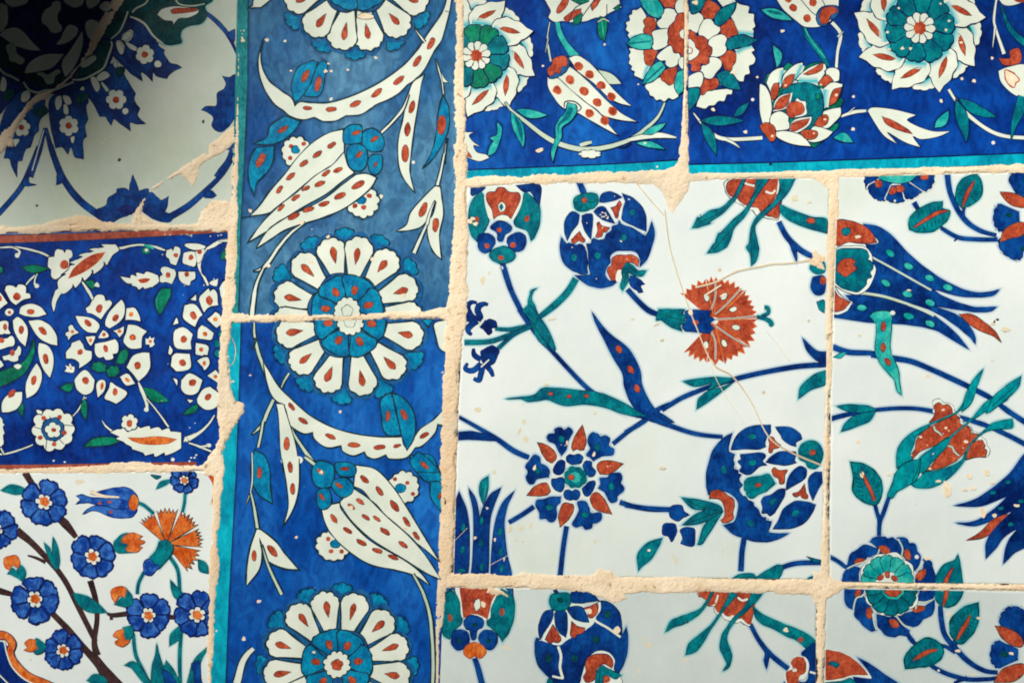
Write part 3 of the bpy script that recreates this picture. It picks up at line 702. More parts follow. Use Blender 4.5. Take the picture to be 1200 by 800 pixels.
def fringe(x, y, a0, a1, r0, r1, n, fill, ol=.8, olc='kg', dep=.14, halo=None):
    """fan petal with a pinked outer edge; frame coords centre, px radii"""
    cx, cy = FR[0]+x/FR[2], FR[1]+y/FR[2]; pts = []
    R_ = lambda r, a: (cx+r*math.cos(math.radians(a)), cy+r*math.sin(math.radians(a)))
    pts.append((*R_(r0, a0), True))
    for i in range(n+1):
        a = a0+(a1-a0)*i/n
        pts.append((*R_(r1*random.uniform(.97, 1.03), a), True))
        if i < n: pts.append((*R_(r1*(1-dep), a+(a1-a0)/n*.5), True))
    pts.append((*R_(r0, a1), True))
    poly(pts, fill, ol, olc, halo, sub=2)
for a0,a1,r1 in ((-140,-112,40),(-106,-72,42),(-66,-32,43),(-26,4,42),(10,52,40)): fringe(600,300,a0,a1,6,r1,5,'o')
blob("575,290! 600,285 625,310 615,340 575,385! 545,365 540,350 565,320", 't', ol=1, halo='htD'); blob("518,400! 520,365 540,352 555,370 575,378 560,395 545,410 525,408", 'm', ol=1.0, olc='bd')
motif('painted_cartouche', 'blue corner field behind an orange band')
blob("-20,640 20,660 40,700 60,760 110,800 200,830 -20,840", 'G3', ol=.5); stem("-20,628 20,628 45,655 38,690 55,730 100,775 160,800 230,830", [12,9,9,8,10,11,10,10], 'o', ol=1, olc='kb'); line("-10,648 15,650 25,690 45,740 90,785 150,812", 1.6, 'w')
stem("0,770 30,800 60,830", 2, 'w', ol=.5)
motif('painted_petal'); blob("750,52! 785,50 795,100 782,165! 765,150 770,100 765,75", 'o', ol=.7, olc='rb')
motif('glaze_pit')
frame(0,0,1)
for x,y,a,b in ((93,565,5,3),(108,575,4,2.4),(247,590,1.6,3),(250,640,2,4)): dotpx(x,y,a,b,0,'st')

# ================================================================ vertical border, upper tile
def seedrow(s, rx=2.2, ry=5.2, fill='r'):
    for tok in s.split():
        v = [float(q) for q in tok.split(',')]; dot(v[0], v[1], v[3] if len(v) > 3 else ry, (v[3]*.42 if len(v) > 3 else rx), v[2], fill, .5, 'kg')
def big_rosette(cx, cy, R, angs, lb_angs, outer, core=True, full=True, k=1.0):
    """white petals round turquoise-blue ones round a small white flower; angs in degrees, plan px"""
    frame(0,0,1)
    for a in outer: 
        petal(cx, cy, a, R*.86, R*1.09, R*.06, R*.26, 'lb', 3, 1.3, depth=.25)
    for a in angs:
        petal(cx, cy, a, R*.40, R*1.0, R*.14, R*.40, None, 1, 5.2, 's', depth=.12)
    for a in angs:
        petal(cx, cy, a+random.uniform(-1,1), R*.43, R*.99, R*.14, R*.385, 'w', random.choice((4,5)), 1.9, 'k', seed=('r', random.uniform(.32,.4), random.uniform(.72,.78), random.uniform(6.5,8)), depth=.10)
    lobed(cx, cy, R*.50, R*.50, 0, 6, .1, 's', 1.3, phase=.0 if not lb_angs else (lb_angs[0]/60.0-.5))
    for a in lb_angs:
        petal(cx, cy, a, R*.14, R*.475, R*.10, R*.42, 'lb', 2, 1.6, 'k', depth=.12); 
        x = cx+math.cos(math.radians(a))*R*.285; y = cy+math.sin(math.radians(a))*R*.285; dotpx(x, y, R*.062, R*.042, a, 'r', .6, 'k')
    if core:
        lobed(cx, cy, R*.18, R*.18, 0, 12, .14, 'w', 1.4, 'k'); lobed(cx, cy, R*.078, R*.078, 20, 5, .2, 'r' if core == 2 else 'w', .6, 'k')

tile([(279,-60),(541,-60),(534,371),(268,371)], 'G1', 'weathered slate-blue border tile with white tulip, feathered leaves and the top half of a rosette', (.15,.3))
outline_defaults(1.75, 'k')
frame(0,0,1); motif('border_line', 'thin turquoise edge line')
blob("276,-60! 291,-60! 290,100! 286,190! 282,260! 279,375! 266,375! 270,260! 275,150!", 'tg', ol=1.0)
motif('painted_feather', 'long curved white feather leaf dotted with red')
frame(270,0,4.21)
blob("165,195! 150,260 155,330 190,400 250,450 300,485 318,525! 345,505 400,510 480,510 560,490 660,450 760,395 860,320 930,240 980,160 1030,90 1060,30 1070,-30! 1095,-30! 1080,60! 1062,130 1040,200 1000,260 970,320 940,365 900,400 870,420! 830,460 780,490 720,515 700,530! 640,565 570,570! 520,595 460,598 415,578! 360,590 300,575 262,545! 215,510 170,440 145,370 140,290", 'w')
stem("1058,55 1078,60", .9, 'k', ol=0)
seedrow("380,535,5 497,540,-5,6.4 615,514,-25,7 722,460,-35,7.4 830,398,-40,7.4 922,303,-55,7.4 990,215,-60,7.6")
blob("455,300! 470,310 478,330 465,380 455,440 430,475 370,475! 355,440 380,400 420,340", 'lb', 1.3); blob("410,300! 340,330 305,400 303,450 320,505! 350,480 390,420 415,350 430,310!", 'lb', 1.3)
seedrow("370,375,-65,8 433,415,-80,8.4")
motif('painted_rosette', 'lower half of a large white and turquoise rosette cut by the top of the view')
big_rosette(418, -30, 92, (-4,24,52,79,103,129,157,184), (2,62,118,178), (35,61,91,116,144))
motif('painted_leaf', 'slim white leaf dotted with red')
frame(270,0,4.21)
stem("905,135 940,185 960,210", [1,3.5,3], 'w')
blob("955,370! 940,420 925,520 905,640 890,760 884,830 890,880 908,948! 872,905 845,860 830,800 828,700 850,600 870,500 900,410", 'w'); seedrow("895,530,-80,7.6 873,640,-82,8 863,755,-88,10")
stem("880,465 850,540 800,600 745,655", [2,4,4,3.4], 'w')
motif('painted_leaf', 'turquoise leaf with a red seed on a pale barbed stalk')
frame(270,0,4.21)
stem("1012,290 1030,350 1045,410 1052,475", [1.4,3,2.6,2.6], 'w'); blob("1040,350! 1050,380 1075,408! 1048,402", 'w', 1)
blob("1050,475! 1075,530 1078,620 1050,700 1000,780 950,830! 975,790 1010,700 1020,600 1035,520", 'lb'); seedrow("1043,615,-88,11.5")
stem("1070,680 1060,740 1055,810", [1.6,2.4,3], 'w')
frame(270,180,4.21); stem("1055,0 1040,80 1020,160", [3,3.6,5], 'w')
motif('painted_leaf', 'white forked leaves with red seeds at the right edge')
frame(270,180,4.21)
blob("1010,160! 1035,165! 1042,220 1050,300 1030,400 1040,520! 1000,480 975,410 975,340 1000,300 1015,240 1000,255! 980,310 940,360 880,378 820,383! 870,350 890,290 950,220", 'w'); seedrow("952,275,-65,9 1012,352,-88,8.5")
stem("970,345 945,400 905,490", [3,4.4,5.6], 'w')
stem("1010,230 985,290 970,350", [1,3,4], 'w', ol=1)
motif('painted_leaf', 'pair of turquoise leaves with red seeds by the left edge')
frame(270,0,4.21)
blob("270,575! 345,600! 310,650 260,690 200,712 120,710! 180,680 200,620", 'lb'); seedrow("258,640,-30,6.5")
blob("130,730! 215,722! 210,790 180,850 130,900 118,960! 95,900 90,830 105,770", 'lb')
seedrow("150,790,-60,9")
motif('painted_leaf'); frame(270,0,4.21)
blob("200,-10 180,15 150,38! 120,38! 90,42! 110,30 125,-10", 'w')
motif('painted_floret')
frame(270,0,4.21)
lobed(325,750,18,18,10,11,.12,'w'); seeds("300,722 362,710 295,780 350,790", 2.8, 2.6, 'r'); dot(322,740,4.4,4.4,0,'lb',.8)
frame(270,180,4.21)
lobed(650,235,20,20,40,12,.12,'w'); seeds("685,208 658,265 615,258", 3.2, 2.9, 'r'); dot(645,228,5.6,4.8,0,'lb',.8)
motif('painted_tulip', 'large white tulip pointing down left, dotted with red, with a turquoise cup')
frame(270,0,4.21)
blob("555,640! 480,660 400,710 330,780 270,860 200,940 150,1010 100,1065! 190,1050 250,1010 330,950 420,880 500,820 560,770! 560,700", 'w')
seedrow("500,717,-28,6 430,762,-35,6.2 362,806,-42,5.6 ")
frame(270,180,4.21)
seedrow("363,50,-30,5.4 298,113,-42,6.2 243,178,-50,5.6 425,8,-35,5")
blob("560,-5! 500,60 420,110 330,190 240,260 160,340 90,435! 150,400 200,370 280,310 380,250 470,200 560,130 610,95! 580,60", 'w')
seedrow("530,82,-25,5.8 472,97,-32,5.6 440,150,-28,6.4 372,172,-28,5 322,218,-30,5.6 250,268,-45,5")
blob("620,105! 560,150 470,220 380,270 290,310 210,360 170,400 130,465! 200,420 260,380 340,350 440,320 540,280 620,230 690,170 720,120! 670,100", 'w')
seedrow("630,155,-35,8 540,210,-28,7.2 462,248,-18,6.4 384,276,-22,6.8 312,310,-28,7.4")
line("100,310 50,318", 1.3, 'k')
frame(270,0,4.21)
for s in ("560,650 590,620 640,620 650,650 645,700 600,710 560,705","660,650 700,635 745,665 757,710 740,745 690,745 655,720 652,680","580,730 620,712 665,730 675,790 650,840 600,835 578,790","695,770 745,768 745,830 720,860 690,850 680,800"):
    blob(s, 'lb', 1.5)
blob("685,820! 750,850 730,930 690,870", None, 0)
seedrow("622,655,-20,5.4 712,686,-35,5.4 635,762,-50,5.4 716,812,-60,3.4")
motif('painted_stem'); frame(270,180,4.21)
stem("370,340 300,390 240,460 185,540 150,570 110,580", [2,4,4.6,5,4,1], 'w'); stem("165,560 130,640 115,720 105,810", [3,4.4,6,6.4], 'w')
motif('painted_rosette', 'upper half of a large white and turquoise rosette above the joint')
frame(0,0,1)
big_rosette(407, 364, 89, (193,227,254.5,281,309,339,5,170), (185,238,290,345), (209,241,268,295,325))
motif('bare_chip')
frame(270,0,4.21); seeds("483,315 300,350 718,286 470,352 497,352 180,200 268,205 580,345 497,490", 2.2, 1.9, 'ch')
blob("625,85 660,65 705,78 700,92 660,96", 'ch', .6, 'dk')
frame(270,180,4.21); seeds("745,210 190,553 585,505 700,520 98,283 483,410 398,535 855,700 350,342", 2.6, 2.3, 'ch')
stem("405,372 400,374", 1, 'ch', ol=0)

# ================================================================ vertical border, lower tile
tile([(267,375),(530,373),(524,600),(514,860),(243,860),(255,560)], 'G2', 'bright royal-blue border tile with white tulip, rosettes and a chipped turquoise left edge', (-.2,-.1))
frame(0,0,1); motif('border_line', 'turquoise edge band')
blob("262,378! 282,378! 279,480! 276,560! 268,700! 262,860! 240,860! 250,560!", 'tb', 1.0)
frame(255,360,4.21); stem("70,150 88,200 82,260 62,290", [1,1.6,1.4,1], 'w', ol=.6)
motif('painted_rosette', 'lower half of a large white and turquoise rosette under the joint')
big_rosette(410, 377, 89, (12,46,79,111,141,169), (5,63,121,177), (30,64,96,126,155))
motif('painted_stem')
frame(255,360,4.21)
stem("180,75 182,140 200,220 225,290 255,360", [3,4,5,5,8], 'wg'); stem("188,150 180,185 170,212", [2,1.6,1], 'wg'); stem("352,325 330,360 315,395", [4,3.4,3], 'wg')
stem("275,455 245,520 225,570 200,600 165,630", [5,5,5,4,1], 'wg'); stem("225,560 215,620 200,690", [4,4,4], 'wg')
stem("350,560 380,630 425,700 475,770", [2,4,5,6], 'wg')
motif('painted_feather', 'long curved white feather leaf dotted with red')
blob("225,270! 250,310 300,390 360,450 450,530 560,590 680,625 800,640 905,640 940,640 960,655 1000,600 1060,560 1110,510 1135,480! 1135,580! 1110,580 1085,575! 1070,620 1010,680 975,690! 930,740 850,745 830,725! 780,745 740,735 725,710! 670,730 620,710 610,680! 540,690 480,650 470,615! 420,620 350,570 330,480! 290,460 260,420 240,350", 'w')
blob("905,580! 930,600 970,620 965,660 935,700! 912,670", 'lb', 0)
seedrow("365,490,50,5.4 422,560,30,6 557,636,20,6.2 672,678,8,7 798,690,-3,6.6 885,683,-8,4.6 1020,630,-35,5.8")
motif('painted_leaf', 'turquoise twin leaf with red seeds under the rosette')
blob("860,425! 872,490 888,560 900,600 908,625! 870,632 835,625 815,590 810,530 803,470 830,432", 'lb'); blob("862,425! 905,440 955,495 975,560 968,640 935,700! 912,640 893,560 878,485", 'lb'); seedrow("840,535,-85,6 920,530,65,7")
motif('painted_leaf', 'slim white leaf dotted with red')
blob("290,475! 325,478! 350,560 380,660 395,740 400,810 325,810! 310,700 305,600 300,530", 'w', ol=1.3)
frame(245,540,3.077)
blob("262,-10! 325,-10! 325,80 315,140 295,190 265,235! 285,170 280,90 270,30", 'w', ol=1.3); 
frame(255,360,4.21); seedrow("342,672,85,8 357,780,80,6")
frame(245,540,3.077); seedrow("293,22,85,6.2 302,100,85,6.4")
blob("262,-16! 330,-16 330,8 265,8", 'w', ol=0) 
seedrow("293,22,85,6.2")
line("262,-10 270,30 280,90 285,165 266,234", 1.3, 'k'); line("325,-10 325,80 315,140 295,190 266,235", 1.3, 'k')
motif('painted_leaf', 'turquoise leaf with red seed hanging by the left edge')
blob("165,-40! 200,-20! 218,30 220,90 228,152! 180,120 155,70 152,10", 'lb'); seedrow("182,42,85,6.6"); stem("155,-30 155,80 135,155", [2,2.4,1], 'w', ol=1)
stem("150,110 165,180 175,245", [3,4.4,5.2], 'wg')
motif('painted_leaf', 'white forked leaves with red seeds')
blob("172,245! 190,250 240,290 270,330 322,390! 270,385 215,360 195,320 183,280! 190,330 180,390 135,448! 138,380 150,310", 'w'); seedrow("228,322,48,8 163,340,-85,6.4"); stem("190,300 215,380 262,480", [2,4,5], 'wg')
stem("160,675 125,715 100,800", [6,8,10], 'w')
motif('painted_leaf', 'turquoise leaves at the right edge')
frame(245,540,3.077)
blob("725,-20! 800,-20 830,40 850,75! 790,75 750,40", 'lb'); seedrow("775,15,40,6.4"); blob("800,75! 835,80 850,150 835,180! 800,130", 'lb'); seedrow("832,125,-70,4")
frame(255,360,4.21); blob("990,712! 1030,740 1060,770 1090,810 980,810! 950,760", 'lb', 1.3); seedrow("1020,778,40,6"); blob("1075,130! 1070,80 1135,60! 1135,225! 1095,200", 'w'); blob("1010,62! 1060,62! 1040,95!", 'lb')
motif('painted_floret')
frame(245,540,3.077)
lobed(700,95,19,20,40,12,.12,'w'); seeds("670,65 715,78 735,118", 2.6, 2.4, 'r'); dot(690,98,6,5,0,'lb',.8)
lobed(445,305,20,18.5,10,12,.12,'w'); seeds("430,280 440,325 478,325", 2.8, 2.6, 'r'); dot(455,298,5.5,4.6,0,'lb',.8)
motif('painted_tulip', 'large white tulip pointing down right, dotted with red, with a turquoise cup')
blob("530,15! 600,30 660,90 720,180 780,280 830,360! 770,310 700,260 620,190 560,110 522,90!", 'w')
blob("520,98! 470,150! 520,220 600,290 700,350 780,400 835,425! 780,340 720,270 640,200 580,140", 'w')
blob("405,165! 470,150! 480,180 540,250 600,300 700,355 760,400 795,445! 740,410 670,390 580,370 500,320 440,260 415,210", 'w')
seedrow("560,65,40,6.4 615,108,50,6.6 668,160,52,8 712,218,50,6.4 747,268,50,5.6 545,145,30,5.4 513,163,40,5 565,202,35,5.2 605,207,32,5 635,253,35,6.6 700,300,35,6 450,207,50,6.2 500,250,38,6 550,293,32,6.4 607,322,20,6.2 664,346,22,6")
for s in ("375,20 400,0 445,15 450,60 440,90 400,95 375,70","460,5 520,12 525,50 480,55 460,35","450,70 490,60 518,85 515,115 480,130 445,100","390,110 430,100 440,150 420,172 395,165"): blob(s, 'lb', 1.5)
seedrow("402,38,40,5 490,27,0,5.2 468,87,40,5 407,128,50,4.6")
stem("345,-15 365,0 380,12", [4,5,5], 'wg')
motif('painted_stem'); stem("735,405 770,470 795,550 805,640 808,740 805,830", [3,4.4,5,5,5,5], 'wg')
motif('painted_rosette', 'whole large white and turquoise rosette at the bottom of the border')
big_rosette(395, 778, 88, (-160,-129,-101,-73,-44,-17,10,38,152,171), (-172,-111,-61,-9,45,130), (-144,-114,-86,-57,-31,1,180), core=2)
motif('bare_chip')
frame(245,540,3.077); seeds("180,505 125,640 315,275 405,40 512,168 707,243 378,688", 2.2, 2.0, 'ch')
frame(255,360,4.21); seeds("160,335 75,365 605,515 1110,320", 1.6, 1.2, 'ch')
for s in ("395,478","520,398"): pass

# ================================================================ top centre: blue tile with spotted tulip
tile([(543,-60),(803,-60),(800,206),(542,213)], 'G4', 'streaky blue tile with a spotted white tulip, ring blossoms and a turquoise lower edge', (.25,-.2))
outline_defaults(1.0, 'kb'); frame(0,0,1)
motif('border_line', 'turquoise edge band'); blob("535,200! 640,196! 720,192! 805,187! 805,215! 535,222!", 'tb', 0); line("535,199.5 640,195.5 720,192 805,187", 1.6, 'kb')
def ring_blossom(cx, cy, R, n, rot, inner='g', seedcol='r'):
    """composite flower: curling white outer petals with red slits over scalloped back petals, a disc of heart-shaped petals, a pale eye"""
    x0, y0 = FR[0]+cx/FR[2], FR[1]+cy/FR[2]; f = tuple(FR); frame(0,0,1); c0 = Vector((x0, y0))
    for i in range(n):
        a = rot+360/n*(i+.62)
        petal(x0, y0, a, R*.55, R*.99, R*.25, R*.52, 'w', 5, 1.0, depth=.12)
        ar = math.radians(a); d = Vector((math.cos(ar), math.sin(ar))); q = Vector((-d.y, d.x))
        P = lambda u, v, s_=False: (*(c0+d*(R*u)+q*(R*v)), s_)
        soft(" ".join(f"{p[0]:.2f},{p[1]:.2f}" for p in (P(.70,-.2), P(.84,0), P(.72,.2))), R*.10)
        poly([P(.60,-.2,True), P(.76,-.12), P(.82,0), P(.76,.12), P(.60,.2,True), P(.6,0)], 'g', .9)
    for i in range(n):
        a = math.radians(rot+360/n*i+random.uniform(-2,2)); d = Vector((math.cos(a), math.sin(a))); q = Vector((-d.y, d.x))
        P = lambda u, v, s_=False: (*(c0+d*(R*u)+q*(R*v)), s_)
        poly([P(.48,-.24,True), P(.62,-.30), P(.74,-.26,True), P(.82,-.22), P(.88,-.10,True), P(.95,-.02), P(.98,.12,True), P(1.04,.24,True), P(.88,.26), P(.78,.24,True), P(.66,.25), P(.5,.16,True)], 'w', 1.1)
        soft(" ".join(f"{p[0]:.2f},{p[1]:.2f}" for p in (P(.53,-.22), P(.56,-.02), P(.56,.16))), R*.09)
        s0 = random.uniform(.9, 1.15)
        poly([P(.60,-.14*s0,True), P(.68,-.11), P(.78,.0), P(.84,.13*s0,True), P(.74,.07), P(.65,-.03)], seedcol, .5, 'kg')
    lobed(x0, y0, R*.50, R*.50, 0, 10, .1, inner, 1.0)
    for i in range(10): petal(x0, y0, rot+7+36*i, R*.16, R*.56*random.uniform(.96,1.03), R*.09, R*.335, inner if i % 3 else 't', 2, 1.3, 'kb', depth=.16)
    for i in range(10): petal(x0, y0, rot+20+36*i, R*.06, R*.25, R*.05, R*.13, 'w', 1, 1.0, 'kb'); 
    lobed(x0, y0, R*.1, R*.1, 0, 7, .2, 'r', .5, 'o'); frame(*f)
motif('painted_blossom', 'big white ring blossom with a green disc, cut by the left mortar joint')
frame(530,0,3.81); ring_blossom(108, 250, 68, 9, 5, 'g')
motif('painted_blossom', 'white blossom with red slit petals cut by the top of the view')
blob("430,-20 420,10 440,50 430,80 460,100 490,95 520,100! 560,100 600,95 640,80 670,80 700,60 755,35! 745,0 750,-20", 'w')
for s in ("500,-10 480,20 465,50 475,60 510,30 520,-10","510,100! 500,80 540,50 575,40! 570,70 540,85","640,-10 620,30 625,50! 650,20 665,-10"): blob(s, 'r', .6)
blob("540,115! 545,80 580,60! 575,90 560,110", 'g'); blob("720,40! 750,20 740,50!", 'g'); blob("660,75! 690,90 690,130 680,185! 655,160 650,110", 'g', 1.0); line("668,95 675,160", 1.4, 'tl'); line("520,100 545,40 600,10", 1, 'kb'); line("580,75 620,20 640,0", 1, 'kb'); line("690,85 690,20", 1, 'kb')
stem("525,-10 570,10 610,0", [3,5,3], 'g')
motif('painted_stem')
stem("468,100 480,150 510,205 550,255", [6,7,8,11], 'tl', ol=1.1); stem("435,100 425,170 430,220 440,275", [2,2.4,3,3], 'wg'); stem("428,175 415,238", [2,1], 'wg', ol=.8)
stem("235,455 270,500 330,545 400,600 470,640 560,665 640,665 720,650 800,620 870,570 920,520 948,460", [2,4,5,6,6.5,6.5,6.5,6,5,5,4,3], 'wg', ol=1.1)
stem("570,650 600,640 622,635", [5,5,4], 'wg', ol=.8); lobed(615,688,14,5,0,7,.25,'w',.9)
stem("790,625 860,610 930,605 1000,615", [4,7,7,2], 'w', ol=1.0); stem("740,660 770,658 800,640", [1,2,2], 'kb', ol=0)
motif('painted_leaf')
lens(285,490,425,515,10,2,'tl'); lens(262,500,318,660,12,-2,'tl'); lens(275,510,312,640,5,-2,'t',ol=0)
blob("200,545! 220,570 215,620 190,680 160,695! 165,660 185,630! 170,615 200,600", 'tl', 1.0); lens(850,600,955,550,8,1,'tl'); lens(820,640,950,668,7,-2,'tl')
motif('painted_leaf', 'white spiky leaf with a red slit by the left edge')
blob("10,580! 60,590 95,590! 75,605 90,630 125,655! 95,650 110,680 150,690 165,705! 120,720 60,700 20,680", 'w', 1.0); blob("20,635 45,650 80,690 88,705! 50,690 20,660", 'r', .5)
motif('painted_tulip', 'white tulip covered in round red spots with a green leaf curling through it')
blob("640,310! 700,325 735,350 755,375! 700,375 670,345", 'wg', 1.0)
blob("520,260! 560,250 610,280 660,330 710,390 760,440 800,475! 740,460 690,430 640,380 560,320!", 'w', 1.1)
blob("525,300! 560,325 610,370 640,400 700,460 760,510 825,545! 740,535 660,510 590,460 520,400 470,350!", 'w', 1.1)
blob("425,345! 470,350 520,395 590,455 650,500 700,560 740,605! 700,585 620,540 550,500 490,480 450,430 428,390", 'w', 1.1)
blob("430,345 440,300 465,262 510,255 525,280 515,310 490,335 470,345 450,352", 's', 1.1); blob("430,335 425,310 445,290 450,265 490,250 512,262 512,295 490,300 480,330 460,325 445,340", 'r', .7)
for x,y in ((565,297),(612,333),(665,382),(710,432),(525,358),(588,408),(648,458),(715,497),(468,403),(612,507),(680,540)): dot(x,y,5,4.4,40,'r',.7,'o')
stem("500,480 505,455 545,455 575,480 560,500", [1.4,1.6,1.6,1.2], 'k', ol=0)
blob("515,460! 550,470 555,500 530,540 490,570 490,610 470,650 455,700 450,725! 440,680 460,620 460,570 480,530 505,500", 'tl', 1.1); blob("520,480 540,490 520,530 480,560 475,600 470,560 500,520", 't', 0)
motif('painted_blossom', 'red and white blossom with pointed green leaves, cut by the joint')
def lobe_blossom(half):
    """the blossom that straddles the joint, each half drawn on its own tile"""
    f = tuple(FR); frame(725,0,6.154)
    if half == 0:
        for p in ("160,55! 200,120 190,140 270,140 240,250 120,265 80,285! 65,255 75,240 52,215 60,190 52,165 80,150 75,115 95,105 100,75 130,75", "70,350! 180,360 190,460 260,480 170,575! 150,565 140,560 110,545 115,520 90,505 95,480 72,460 80,430 72,400 85,380", "200,610 300,560 420,560 430,700! 390,720 360,710 330,735 300,720 270,725 250,700 225,690 215,660 195,640"): blob(p, 'w', 1.2)
        soft("80,280 140,262 200,255", 4); soft("180,575 200,500 225,470", 3.4)
        for p in ("180,150 215,125 250,135 270,170 262,215 240,255 205,258 178,225 190,190", "180,375 205,360 275,365 270,400 255,440 240,475 205,470 185,440 185,405", "300,545! 330,510 420,480! 420,560 400,600 360,615 335,595 310,580", "300,-20 430,-20 410,40 390,65 350,62 320,40"): blob(p, 'r', .8, 'kg')
        for p in ("275,165 310,130 305,90 350,62 410,75 430,100 400,160 370,210 300,205", "240,235 300,215 370,215 360,280 350,330 270,365 240,340 250,290", "275,405 360,335 400,350 440,400 440,430 420,470 375,490 340,470 335,440 300,440", "430,460 445,420 500,400 500,530 460,510", "405,50 430,0 500,-20 500,90 430,100"): blob(p, 'w', 1.1)
        for p in ("145,-20! 240,-20 290,10 325,80 290,135! 230,115 180,60", "55,318! 110,270 180,250 235,265 245,310 230,355! 160,360 100,345", "170,610! 200,540 240,480 300,445 338,490! 300,540 240,590", "425,520! 500,500 500,620 430,685! 405,640 405,580"): blob(p, 'tl', 1.2)
        line("65,318 230,300", 2, 't'); line("180,605 320,480", 2, 't')
        blob("500,90! 430,105 400,160 370,190 355,240 360,290 355,320 385,340 400,380 440,385 460,410 500,410!", 'r', 1.0, 'kb'); blob("500,200! 470,210 440,235 445,270 465,285 470,310 500,320!", 'w', .6)
    else:
        for p in ("700,-20 800,-20 870,30 940,50 935,95 975,105 975,150 985,190 965,215 970,255! 850,250 820,140", "830,440 850,370 960,335! 980,365 960,380 985,420 975,460 940,480 945,530 910,545 900,590! 860,580 800,500", "560,770! 590,680 700,650 820,640! 815,680 780,685 760,730 720,730 690,760 650,765 620,785"): blob(p, 'w', 1.2)
        soft("850,240 910,245 970,250", 5); soft("850,380 900,350 960,330", 4); soft("820,630 740,590", 4); soft("800,60 840,20", 5)
        for p in ("600,45 640,5 690,20 730,60 710,95 690,130 650,145 610,125 595,80", "730,190 770,150 820,145 840,190 860,240 830,265 790,278 740,250", "735,400 790,365 840,385 845,440 820,480 810,510 770,505 750,460 725,440", "600,580 650,560 710,570 718,620 680,650 640,655 610,685 582,670"): blob(p, 'r', .9, 'kg')
        for p in ("500,90 580,95 610,130 600,190 560,240 500,240", "575,245 610,150 660,140 690,170 730,200 720,240 640,290", "650,295 730,250 775,270 780,320 770,380 720,410 660,405", "560,520 610,470 660,415 730,430 740,480 700,530 680,560 640,570", "500,560 580,520 610,550 600,610 570,640 500,640"): blob(p, 'w', 1.1)
        for p in ("690,170! 700,110 750,60 845,20! 830,80 790,140 730,188", "785,290 830,265 900,255 1000,290! 930,330 850,350 800,360 775,330", "705,545! 740,520 790,515 840,560 880,650! 800,640 740,610", "500,640! 580,640 570,720 510,800 500,800!", "520,-20 620,-20 600,60 560,95 520,90"): blob(p, 't', 1.3, 'kb')
        blob("500,240 540,232 565,262 600,262 640,290 640,320 670,350 668,390 650,410 650,450 620,470 590,460 590,500 560,520 520,505 525,470 500,460!", 'r', 1.0, 'kb'); blob("500,290 540,305 555,345 580,370 570,400 540,425 500,430", 'w', .8); line("500,340 530,355 525,385 500,390", 1.2, 'r')
    frame(*f)
lobe_blossom(0)
motif('bare_chip'); seeds("390,672 404,295 830,378 680,200 915,745 860,640", 1.5, 1.2, 'ch'); blob("372,672 400,660 405,672 385,682", 'ch', 0)
line("650,100 675,86 700,98", .8, 'ch'); 

# ================================================================ top right: cobalt tile with lotus and blossoms
tile([(806,-60),(1260,-60),(1260,191),(806,207)], 'G3', 'deep cobalt tile with a red-hearted lotus, a green-centred blossom and a turquoise lower edge', (-.1,.1))
outline_defaults(1.0, 'kb'); frame(0,0,1)
motif('border_line', 'turquoise edge band'); blob("800,194! 900,191! 1050,186! 1260,178! 1260,200! 800,215!", 'tb', 0); line("800,193 900,190.5 1050,185.5 1260,177", 1.7, 'kb'); seeds("903,192.5", 2, 2, 'kb')
frame(800,0,3)
motif('painted_blossom', 'red and white blossom with pointed green leaves, right of the joint')
lobe_blossom(1)
motif('painted_stem')
stem("38,398 80,450 130,485 200,490 280,485", [2,4,5,5,5], 'w'); stem("150,490 180,505 200,520", [4,3,1], 'w', ol=.7)
stem("525,80 555,120 545,180 540,240", [5,5,4,4], 'w'); stem("545,130 565,112", [3,1], 'w', ol=.7); stem("425,95 440,130 480,180 510,235", [4,7,8,6], 't', ol=1); line("430,100 450,140 500,205", 1.4, 'tl')
stem("555,410 600,395 645,390", [3,5,3.6], 'w'); stem("585,395 605,378", [2,1], 'w', ol=.6)
stem("935,315 965,360 1010,410 1080,460 1140,480 1210,485", [4,4,5,5,5,5], 'w'); stem("1105,-10 1095,60 1100,100 1130,190", [3,3.4,3.6,5], 'w'); stem("1098,100 1090,168", [3,1], 'w', ol=.7); 
motif('painted_leaf')
lens(60,425,215,425,11,0,'t'); lens(65,430,118,548,11,-2,'t'); lens(180,412,232,362,8,0,'t'); lens(318,160,330,240,9,-4,'tl'); lens(275,35,385,72,11,-1,'tl'); lens(292,38,355,52,4,0,'t',ol=0)
lens(885,450,935,390,11,2,'tl'); lens(960,350,998,498,13,-2,'t'); lens(970,345,1105,412,12,3,'t'); stem("1120,20 1150,100 1200,150 1210,155", [2,6,8,6], 't', ol=1)
motif('painted_tulip', 'upper part of a spotted white tulip with a red cup')
blob("320,-20! 350,30 400,75 430,95 480,95 520,75! 545,40 550,-20!", 'w', 1.1); line("400,-20 450,40 480,60", 1, 'kb'); line("480,-20 500,20", 1, 'kb'); seeds("388,28,60 437,65,60 458,10,70 370,-5,50", 5, 4.4, 'r')
blob("470,60 490,28 535,20 550,40 535,65 515,70 505,90 480,88", 's', 1.1); blob("480,60 495,30 530,25 545,42 520,55 510,80 490,85", 'r', .7)
motif('painted_lotus', 'open lotus with white and red petals round a green heart')
frame(880,60,6.667)
blob("105,240! 130,180 160,180 260,120 290,90 310,105! 400,130 480,95 570,90! 600,130 690,150 690,230 720,280 700,360 720,380 700,440 700,470 650,560 690,570 640,640 500,750 460,740 180,640 110,560 120,300", 'g', 1.2)
blob("70,255! 115,280 150,350 162,440 155,500 140,560 90,570! 70,480 65,350", 'w', 1.2); blob("120,250! 150,180 200,140 255,130! 245,200 240,260 200,330 165,400! 150,320", 'w', 1.2); soft("245,150 235,260", 4)
